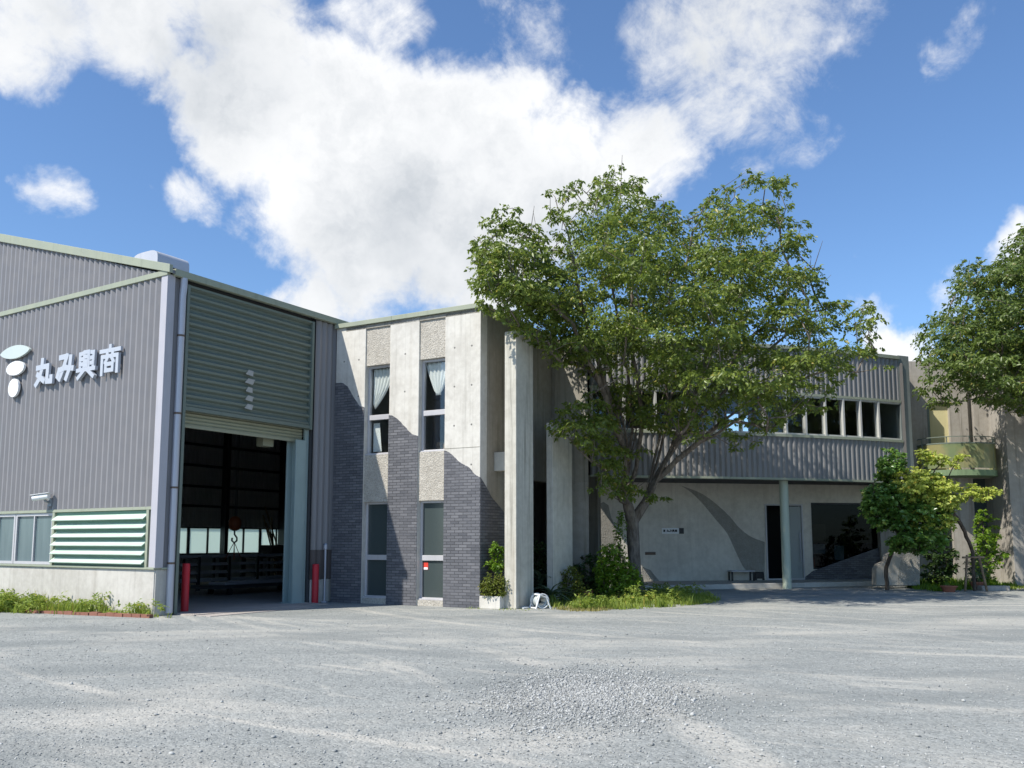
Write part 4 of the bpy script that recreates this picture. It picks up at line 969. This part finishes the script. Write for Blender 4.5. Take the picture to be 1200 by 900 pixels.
limbs = [('trunk', None, [Vector((TB.x, 23.7, -.05))] + T((744, 668, 23.7), (742, 632, 23.7), (741, 612, 23.7))),
 ('left', 'trunk', T((734, 585, 23.6), (736, 540, 23.5), (727, 480, 23.0), (714, 425, 22.4), (692, 370, 21.6))),
 ('left_inner', 'left', T((738, 538, 23.4), (746, 500, 23.6), (752, 462, 23.9), (757, 420, 24.1), (748, 360, 24.3))),
 ('right', 'trunk', T((757, 588, 23.7), (770, 556, 23.5), (790, 520, 23.2), (815, 480, 22.8), (845, 440, 22.3), (885, 390, 22))),
 ('right_low', 'right', T((771, 556, 23.4), (800, 532, 23), (848, 503, 22.2), (898, 470, 21.6), (950, 440, 21.0))),
 ('mid', 'right', T((757, 588, 23.8), (762, 550, 24.2), (768, 500, 24.6), (786, 440, 24.9), (802, 380, 25.2), (815, 320, 25.4))),
 ('mid_front', 'right', T((790, 520, 23.1), (803, 470, 22), (800, 410, 21), (780, 340, 20.4))),
 ('back_right', 'right', T((792, 518, 23.4), (825, 470, 24), (855, 415, 25), (880, 350, 25.5))),
 ('stem_a', 'left', T((736, 548, 23.5), (741, 505, 23.3), (738, 455, 23.0), (725, 390, 22.4), (716, 330, 21.8), (712, 270, 21.5))),
 ('stem_b', 'right', T((758, 586, 23.8), (765, 545, 23.7), (776, 500, 23.6), (795, 440, 23.6), (830, 380, 23.4), (862, 310, 23.2), (880, 250, 23.0))),
 ('stem_c', 'right', T((760, 582, 23.5), (778, 545, 23.1), (806, 505, 22.6), (838, 470, 22.2), (880, 430, 22), (925, 390, 22), (955, 350, 22))),
 ('stem_d', 'left', T((735, 565, 23.4), (730, 520, 22.9), (716, 470, 22.2), (700, 420, 21.4), (682, 360, 20.6), (672, 300, 20.2), (655, 250, 20))),
 ('stem_e', 'right', T((764, 572, 23.6), (782, 536, 23.4), (798, 500, 23.2), (818, 452, 23.0), (832, 400, 22.8), (838, 340, 22.5))),
 ('stem_f', 'right', T((767, 565, 23.4), (792, 540, 22.8), (826, 512, 22.2), (866, 480, 21.6), (905, 440, 21.2))),
 ('stem_g', 'left', T((738, 572, 23.6), (748, 530, 23.2), (752, 490, 22.8), (744, 430, 22.2), (740, 360, 21.6), (744, 290, 21.2))),
 ('stem_h', 'right', T((760, 580, 23.9), (772, 535, 24.0), (784, 490, 23.9), (776, 420, 23.6), (764, 340, 23.2))),
 ('low_left', 'left', T((733, 590, 23.5), (716, 560, 22.2), (692, 540, 20.9), (668, 515, 20.1))),
 ('front', 'left', T((736, 540, 23.3), (714, 480, 21.8), (690, 415, 20.4), (650, 360, 19.0), (600, 318, 18.1)))]
mb, rd = skeleton(r, limbs, cl, .38, .0092, 2.2, .13, 320)
tr = thing('zelkova_tree', 'large spreading zelkova tree with forked trunk before the curved wing', 'tree', (TB.x, 23.7, 0))
rel(mb, tr.location); mb.tube([(0, 0, -.05), (0, 0, .12), (0, 0, .5)], [.36, .27, .2], 14, cap=False)
tk = mb.build('trunk', M['bark'], tr, smooth=True); tk.modifiers.clear()
v_, f_ = leaves(rng, np.array([tuple(c[0]) for c in cl]), [c[1] for c in cl], 12.0, .106, .55, .42, .54, .50)
np_mesh('crown', v_ - np.array(tr.location), f_, M['leaf_main'], tr)

# right hand tree
r = random.Random(21)
crr = [(1066, 395), (1075, 377), (1092, 366), (1110, 345), (1118, 312), (1130, 298), (1150, 296), (1163, 300), (1176, 285), (1190, 262), (1202, 255), (1262, 235), (1400, 290), (1480, 400), (1450, 480), (1320, 505), (1200, 490), (1180, 492), (1150, 478), (1120, 487), (1090, 484), (1069, 462), (1078, 442), (1065, 422), (1080, 408)]
cl2 = clumps_in(r, [crr], lambda x, y: (25.6, 2.9 * math.sqrt(max(.06, 1 - ((x - 1290) / 240) ** 2))), 460, .58, .26, .68)
t2 = thing('roadside_tree', 'dense green tree overhanging the concrete building at the right edge', 'tree', (18.7, 25.0, 0))
limbs = [('trunk', None, [Vector((18.7, 25.0, -.05)), Vector((18.65, 25.0, 1.4)), Vector((18.6, 25.0, 3.2))]),
         ('a', 'trunk', [Vector((17.4, 25.1, 4.6)), Vector((15.9, 25.2, 6.0)), Vector((14, 25.4, 7.2))]), ('b', 'trunk', [Vector((18.4, 25.2, 5.0)), Vector((17.8, 25.5, 7.2)), Vector((16.8, 25.7, 9.4))]), ('c', 'trunk', [Vector((19.8, 25.4, 5.0)), Vector((21.0, 25.7, 7.0))])]
mb, rd = skeleton(r, limbs, cl2, .4, .0125, 2.12, .12, 30); rel(mb, t2.location); o = mb.build('trunk', M['bark'], t2, smooth=True); o.modifiers.clear()
v_, f_ = leaves(rng, np.array([tuple(c[0]) for c in cl2]), [c[1] for c in cl2], 8.2, .122, .6, .4, .5, .5); np_mesh('crown', v_ - np.array(t2.location), f_, M['leaf_right'], t2)

def bush(name, lab, cat, polys, Y, hd, n, base, mat, leafsize, dens, stem=True, seed=1, mind=.22, rmax=.32, wid=.6, grp=None, barkm='bark_dark', tip=.008, up=.8, zmin=.06):
    r = random.Random(seed); c = clumps_in(r, polys, lambda x, y: (Y, hd), n, mind, .10, rmax, emin=1.5); c = [q for q in c if q[0].z > zmin]
    o = thing(name, lab, cat, base, 0, grp)
    b0 = Vector(base); zs = min(q[0].z for q in c); cx_ = sum((q[0] for q in c), Vector()) / len(c)
    mb, _ = skeleton(r, [('trunk', None, [b0, b0 + Vector((.01, 0, max(.1, (zs - b0.z) * .6))), Vector((b0.x + (cx_.x - b0.x) * .55, b0.y + (cx_.y - b0.y) * .6, max(b0.z + .2, zs + (cx_.z - zs) * .35)))])], c, .16, tip, 2.2, .1); rel(mb, b0)
    q = mb.build('stem' if cat != 'tree' else 'trunk', M[barkm], o, smooth=True); q.modifiers.clear()
    v_, f_ = leaves(rng, np.array([tuple(k[0]) for k in c]), [k[1] for k in c], dens, leafsize, up, .2, .6, wid); np_mesh('foliage' if cat != 'tree' else 'crown', v_ - np.array(b0), f_, M[mat], o)
    return o
# small trees by the entrance
bush('glossy_tree', 'small glossy dark green tree left of the lime-leaved one by the stepped wall', 'tree', [[(1030, 552), (1032, 530), (1045, 523), (1062, 532), (1062, 550), (1052, 558), (1072, 560), (1085, 575), (1080, 600), (1076, 622), (1050, 628), (1022, 618), (1010, 598), (1012, 575), (1022, 562)], [(1045, 560), (1100, 555), (1120, 580), (1105, 645), (1045, 652), (1040, 620)]], 25.4, .9, 190, (gnd(1041, 686).x * 26.2 / gnd(1041, 686).y, 26.3, 0), 'leaf_gloss', .12, 20, seed=3, mind=.16, rmax=.36, wid=.7, tip=.009)
bush('lime_tree', 'small tree with pale lime leaves and a staked trunk below the balcony', 'tree', [[(1048, 552), (1070, 545), (1090, 552), (1110, 560), (1128, 572), (1124, 598), (1100, 606), (1080, 588), (1056, 592)], [(1070, 532), (1085, 526), (1104, 534), (1132, 532), (1134, 545), (1112, 552), (1080, 542)], [(1130, 578), (1140, 563), (1152, 570), (1172, 573), (1172, 581), (1150, 588), (1136, 592)], [(1062, 600), (1090, 598), (1120, 606), (1118, 620), (1075, 620)]], 24.9, .7, 170, (gnd(1118, 690).x, 25.9, 0), 'leaf_lime', .105, 15, seed=5, mind=.16, rmax=.32, wid=.6, tip=.008)
p = gnd(1108, 690); stk = thing('tree_stake', 'wooden stake frame propping the thin trunk of the lime-leaved tree', 'stake', (p.x, 25.7, 0))
b = MB(); b.tube([(-.12, 0, 0), (0.02, .05, 1.05)], .035, 8); b.build('leg', M['wood'], stk); b = MB(); b.tube([(.52, 0, 0), (.36, .05, 1.05)], .035, 8); b.build('leg', M['wood'], stk); b = MB(); b.tube([(-.12, .05, .98), (.52, .05, .99)], .03, 8); b.build('crossbar', M['wood'], stk)
bush('leafy_shrub', 'tall green shrub growing against the right end wall', 'shrub', [[(1143, 612), (1150, 596), (1160, 600), (1170, 612), (1168, 640), (1182, 648), (1170, 662), (1165, 682), (1140, 684), (1138, 650)]], 27.3, .5, 60, (at(1158, 690, 27.3).x, 27.3, 0), 'leaf_bright', .10, 9, seed=8, mind=.2)
bush('grey_shrub', 'small grey-green potted shrub left of the tall green shrub', 'shrub', [[(1132, 660), (1140, 650), (1152, 655), (1155, 680), (1134, 684)]], 26.6, .3, 22, (at(1145, 690, 26.6).x, 26.6, .22), 'leaf_agave', .10, 9, seed=9, mind=.14, wid=.25, zmin=.25)
bush('dark_shrub', 'dark shaded shrub behind the stepped wall', 'shrub', [[(1078, 630), (1112, 625), (1122, 650), (1116, 686), (1080, 686)]], 27.9, .4, 40, (at(1098, 690, 27.9).x, 27.9, 0), 'leaf_deep', .12, 9, seed=10)
def pot(px, Y, h, r0, lab):
    p = at(px, 690, Y); b = MB(); b.lathe([(r0 * .7, 0), (r0 * .95, h * .8), (r0 * 1.06, h * .8), (r0 * 1.06, h), (r0 * .88, h), (r0 * .86, h * .86)], n=20); o = b.build('flower_pot', M['terracotta'], None, smooth=True, loc=(p.x, Y, 0)); tag(o, lab, 'pot'); return o
pot(1145, 26.6, .24, .2, 'terracotta pot under the grey-green shrub by the right wall')
pot(1112, 25.4, .18, .22, 'low terracotta pot at the foot of the staked lime tree')
p = at(1160, 690, 26.4); b = MB(); b.bbox(-.42, .42, -.15, .15, 0, .14, .02); o = b.build('concrete_block', M['conc_right'], None, loc=(p.x, 26.2, 0)); tag(o, 'low concrete block on the ground beside the right hand pot', 'block')

# plants by the fins
bush('round_bush', 'round olive green bush in the planter beside the slate brick wall', 'bush', [[(563, 690), (566, 678), (576, 671), (588, 673), (594, 682), (594, 698), (585, 703), (570, 700)]], 19.15, .28, 60, CL(.3, -.25, .2), 'leaf_olive', .045, 34, seed=12, mind=.07, rmax=.15, zmin=.2)
bush('lime_plant', 'bright lime leafy plant rising over the round bush in the planter', 'plant', [[(570, 662), (577, 655), (576, 645), (582, 636), (592, 638), (592, 648), (586, 655), (592, 665), (584, 672)]], 19.35, .22, 26, CL(.45, -.3, .2), 'leaf_bright', .075, 20, seed=13, mind=.09, rmax=.14)
def agave(name, lab, p, n, L, seed, mat='leaf_agave', w=.05, spread=1.0):
    r = random.Random(seed); b = MB()
    for k in range(n):
        a = r.uniform(0, 2 * math.pi); e = r.uniform(.25, 1.25); l = L * r.uniform(.6, 1.1); m = 7; vs = []; fs = []
        h0 = r.uniform(0, .25)
        for i in range(m + 1):
            tt = i / m; ang = e - tt * 1.1 * spread; rad_ = l * tt * math.cos(max(e - tt * .5, -.6)) ; z = h0 + l * (math.sin(e) * tt - .55 * tt * tt * spread)
            ww = w * (1 - tt) ** .7 * (1 if tt > 0 else .8) + .002; cx_, sx_ = math.cos(a), math.sin(a)
            vs += [(rad_ * cx_ - ww * sx_, rad_ * sx_ + ww * cx_, max(z, .02)), (rad_ * cx_, rad_ * sx_, max(z - ww * .5, .012)), (rad_ * cx_ + ww * sx_, rad_ * sx_ - ww * cx_, max(z, .02))]
        for i in range(m):
            for q in (0, 1): fs.append((i * 3 + q, i * 3 + q + 1, i * 3 + 4 + q, i * 3 + 3 + q))
        b.add(vs, fs)
    o = b.build(name, M[mat], None, smooth=True, loc=p); o.modifiers.clear(); return tag(o, lab, 'plant')
agave('aloe', 'spiky grey-green aloe clump beside the tall concrete fin', (gnd(645, 708).x, 20.5, .02), 46, .62, 4)
agave('aloe', 'taller shaded aloe standing behind the spiky clump', (at(634, 690, 21.2).x, 21.2, .35), 34, .7, 6)
agave('aloe', 'small aloe hanging over the planter edge next to the fin', CL(.3, -.42, .35), 18, .3, 8, 'leaf_agave', .02)
bush('yellow_green_shrub', 'pale yellow-green shrub between the aloe and the dark shrub', 'shrub', [[(652, 690), (658, 668), (668, 662), (680, 672), (686, 690), (682, 704), (655, 706)]], 21.0, .4, 50, (at(668, 700, 21).x, 21.0, 0), 'leaf_olive', .06, 14, seed=15, mind=.13, rmax=.22)
bush('dark_shrub', 'dark green shrub in shade behind the terracotta pot by the fins', 'shrub', [[(672, 690), (676, 660), (690, 648), (706, 655), (716, 675), (712, 700), (680, 702)], [(626, 640), (640, 632), (640, 665), (628, 668)]], 22.0, .5, 75, (at(692, 700, 22).x, 22.0, 0), 'leaf_deep', .085, 12, seed=16, mind=.17, rmax=.26)
bush('dark_shrub', 'low dark plant in the recess between the two fins', 'shrub', [[(623, 645), (632, 632), (642, 640), (645, 690), (625, 695)]], 21.6, .3, 36, (at(632, 700, 21.6).x, 21.6, 0), 'leaf_deep', .08, 12, seed=26, mind=.15, rmax=.24)
pot(683, 21.4, .26, .24, 'terracotta pot in front of the dark shrub by the fins')
bush('bright_bush', 'bright green leafy bush at the foot of the zelkova trunk', 'bush', [[(698, 668), (706, 645), (710, 632), (718, 640), (728, 648), (738, 660), (750, 672), (748, 690), (738, 702), (712, 702), (704, 690)]], 21.3, .5, 150, (at(724, 700, 21.3).x, 21.3, 0), 'leaf_bright', .07, 18, seed=17, mind=.13, rmax=.22)
bush('climbing_ivy', 'green ivy climbing the thin stem left of the zelkova trunk', 'ivy', [[(722, 650), (721, 625), (723, 600), (731, 601), (732, 650)]], 23.1, .1, 36, (at(727, 700, 23.1).x, 23.1, 0), 'leaf_bright', .06, 30, seed=18, mind=.09, rmax=.12)
# weeds and grass
def poly_pts(rng, P, n):
    xs = [p[0] for p in P]; ys = [p[1] for p in P]; out = []
    while len(out) < n:
        x = rng.uniform(min(xs), max(xs)); y = rng.uniform(min(ys), max(ys))
        if inpoly(x, y, P): out.append((x, y))
    return np.array(out)
def grass(name, P, n, h, mat, seed, w=.006, clump=.5, hvar=None):
    rng = np.random.default_rng(seed); xy = poly_pts(rng, P, n)
    k = rng.uniform(0, 1, n); cen = poly_pts(rng, P, max(8, n // 90)); idx = rng.integers(0, len(cen), n); near = rng.uniform(0, 1, n) < clump
    off = rng.normal(0, .09, (n, 2)); xy[near] = cen[idx[near]] + off[near]
    ch = rng.uniform(.5, 1.3, len(cen)); hh = h * rng.uniform(.35, 1.0, n) * np.where(near, ch[idx], .6)
    az_ = rng.uniform(0, 2 * np.pi, n); ln = rng.uniform(.1, .8, n) * hh
    bx = np.concatenate([xy, np.zeros((n, 1))], 1); d = np.stack([np.cos(az_), np.sin(az_), 0 * az_], 1); s = np.stack([-np.sin(az_), np.cos(az_), 0 * az_], 1) * (w * rng.uniform(.6, 1.6, n))[:, None]
    up = np.array([0, 0, 1.]); m = bx + d * (ln * .35)[:, None] + up * (hh * .6)[:, None]; tp = bx + d * ln[:, None] + up * hh[:, None]
    V = np.stack([bx - s, bx + s, m + s * .8, m - s * .8, tp], 1).reshape(-1, 3); i = np.arange(n)[:, None] * 5
    F = np.concatenate([i + np.array([[0, 1, 2]]), i + np.array([[0, 2, 3]]), i + np.array([[3, 2, 4]])], 1).reshape(-1, 3)
    o = np_mesh(name, V, F, M[mat]); o['kind'] = 'stuff'; return o
GP = lambda pts: [(gnd(*q).x, gnd(*q).y) for q in pts]
pA = GP([(-60, 713), (60, 714), (140, 717), (205, 720), (207, 725), (120, 720.5), (-60, 716.5)])
pB = [WL(-.05, .3, 0).xy[:], WL(-.05, 7.5, 0).xy[:], (pA[0][0], pA[0][1]), (pA[6][0], pA[6][1]), (pA[5][0], pA[5][1]), (pA[4][0], pA[4][1])]
grass('weeds', [tuple(q) for q in pB], 8000, .26, 'grass', 31, .007, .75); grass('weeds', [tuple(q) for q in pB], 500, .48, 'grass_dry', 32, .004, .9)
def weed_clumps(P, n, h, mat, seed, size):
    g_ = np.random.default_rng(seed); xy = poly_pts(g_, P, n); c = np.concatenate([xy, g_.uniform(.05, h, (n, 1))], 1); v, f = leaves(g_, c, g_.uniform(.1, .26, n), 30, size, .8, .2, .8, .45); v[:, 2] = np.maximum(v[:, 2], .004)
    o = np_mesh('weeds', v, f, M[mat]); o['kind'] = 'stuff'
weed_clumps([tuple(q) for q in pB], 110, .26, 'grass', 41, .075)
pC = GP([(640, 712), (662, 702), (700, 700), (760, 696), (830, 700), (840, 706), (800, 711), (740, 714), (680, 715)])
weed_clumps(pC, 60, .26, 'grass', 42, .07)
grass('grass', pC, 7000, .24, 'grass', 33, .007, .6); grass('grass', GP([(655, 714), (690, 709), (720, 712), (715, 716), (670, 717)]), 1500, .10, 'grass_dry', 34, .006, .3)
grass('grass', GP([(752, 697), (800, 699), (845, 703), (830, 707), (770, 709)]), 4000, .18, 'grass', 35, .007, .5)
pD = GP([(1068, 690), (1075, 682), (1120, 684), (1165, 683), (1188, 684), (1190, 689), (1160, 691), (1100, 693)])
grass('ground_cover', pD, 6000, .30, 'leaf_bright', 36, .014, .7); grass('weeds', GP([(1165, 690), (1215, 686), (1215, 690), (1170, 692)]), 900, .14, 'grass', 37, .006, .6)
grass('weeds', GP([(540, 713.5), (625, 713), (640, 716), (600, 716.5)]), 120, .06, 'grass', 38, .004, .6)
# brick edging in front of the weeds
b = MB(); r = random.Random(8); e0, e1 = gnd(20, 717.8), gnd(178, 724.5); n = int((e1 - e0).length / .22); dd = (e1 - e0).normalized(); nn = Vector((-dd.y, dd.x, 0))
for i in range(n):
    p = e0 + dd * (i * .22) + nn * r.uniform(-.02, .02); q = p + dd * .205; hh = .06 + r.uniform(-.012, .012)
    b.prism([tuple((p).xy), tuple(q.xy), tuple((q + nn * .1).xy), tuple((p + nn * .1).xy)], lambda a, y, d: (a, y, d), -.02, hh)
o = b.build('brick_edging', M['brick_red']); tag(o, 'low row of red bricks edging the weeds below the plinth', 'edging')
# hose reel
p = gnd(632, 713); hr = thing('hose_reel', 'white plastic garden hose reel at the foot of the concrete fin', 'hose reel', p, R(25))
b = MB()
for y in (-.15, .15): b.tube([(-.16, y, .0), (-.06, y, .30), (.10, y, .24), (.2, y, .0)], .018, 8)
b.tube([(-.16, -.15, .02), (-.16, .15, .02)], .016, 8); b.tube([(.2, -.15, .02), (.2, .15, .02)], .016, 8); b.tube([(-.06, -.18, .30), (-.06, .18, .30)], .02, 8); b.build('reel_frame', M['plastic_white'], hr)
b = MB()
for y in (-.135, .135): b.tube([(.01 + .15 * math.cos(a), y, .165 + .15 * math.sin(a)) for a in [2 * math.pi * i / 24 for i in range(25)]], .014, 6, cap=False)
b.build('reel_rim', M['plastic_white'], hr, smooth=True)
b = MB()
for k in range(7):
    y = -.11 + k * .036; b.tube([(.01 + .105 * math.cos(a), y, .155 + .105 * math.sin(a)) for a in [2 * math.pi * i / 20 for i in range(21)]], .017, 6, cap=False)
b.build('hose', M['hose'], hr, smooth=True)
b = MB(); b.tube([(-.2, .1, .02), (-.35, 0, .02), (-.45, .12, .02), (-.3, .2, .02), (-.2, .12, .02), (-.42, -.05, .02)], .016, 6); b.build('hose_end', M['plastic_white'], hr, smooth=True)

# ------------------------------------------------------------------ loose stones of the yard
def stones(name, xy, size, seed, zoff=0.0):
    rng = np.random.default_rng(seed); n = len(xy)
    base = np.array([[1, 0, 0], [-1, 0, 0], [0, 1, 0], [0, -1, 0], [0, 0, 1], [0, 0, -1.]])
    tri = np.array([[0, 2, 4], [2, 1, 4], [1, 3, 4], [3, 0, 4], [2, 0, 5], [1, 2, 5], [3, 1, 5], [0, 3, 5]])
    s = size * np.exp(rng.normal(0, .35, n)); sh = base[None] * rng.uniform(.55, 1.15, (n, 6, 1)) + rng.normal(0, .14, (n, 6, 3)); sh[:, :, 2] *= .62
    a = rng.uniform(0, 2 * np.pi, n); c, sn_ = np.cos(a), np.sin(a); X = sh[:, :, 0] * c[:, None] - sh[:, :, 1] * sn_[:, None]; Y = sh[:, :, 0] * sn_[:, None] + sh[:, :, 1] * c[:, None]
    V = np.stack([X * s[:, None] + xy[:, 0:1], Y * s[:, None] + xy[:, 1:2], sh[:, :, 2] * s[:, None] + (s * .22)[:, None] + zoff], 2).reshape(-1, 3)
    F = (np.arange(n)[:, None, None] * 6 + tri[None]).reshape(-1, 3); o = np_mesh(name, V, F, M['stone']); o['kind'] = 'stuff'; return o
rng2 = np.random.default_rng(77)
n = 26000; Y = 4.5 * (20 / 4.5) ** (rng2.uniform(0, 1, n) ** 1.15); X = rng2.uniform(-.72, .72, n) * Y
stones('gravel', np.stack([X, Y], 1), .0072, 1)
n = 600; Y = 4.5 + 13 * rng2.uniform(0, 1, n) ** 1.2; X = rng2.uniform(-.72, .72, n) * Y
stones('gravel', np.stack([X, Y], 1), .015, 2)
n = 13000; u_ = rng2.normal(0, .5, n); w_ = rng2.normal(0, .5, n); cx_ = gnd(690, 815)
stones('gravel_patch', np.stack([cx_.x + u_ * 1.05 + .25 * w_, cx_.y + w_ * 1.7], 1), .0108, 3)
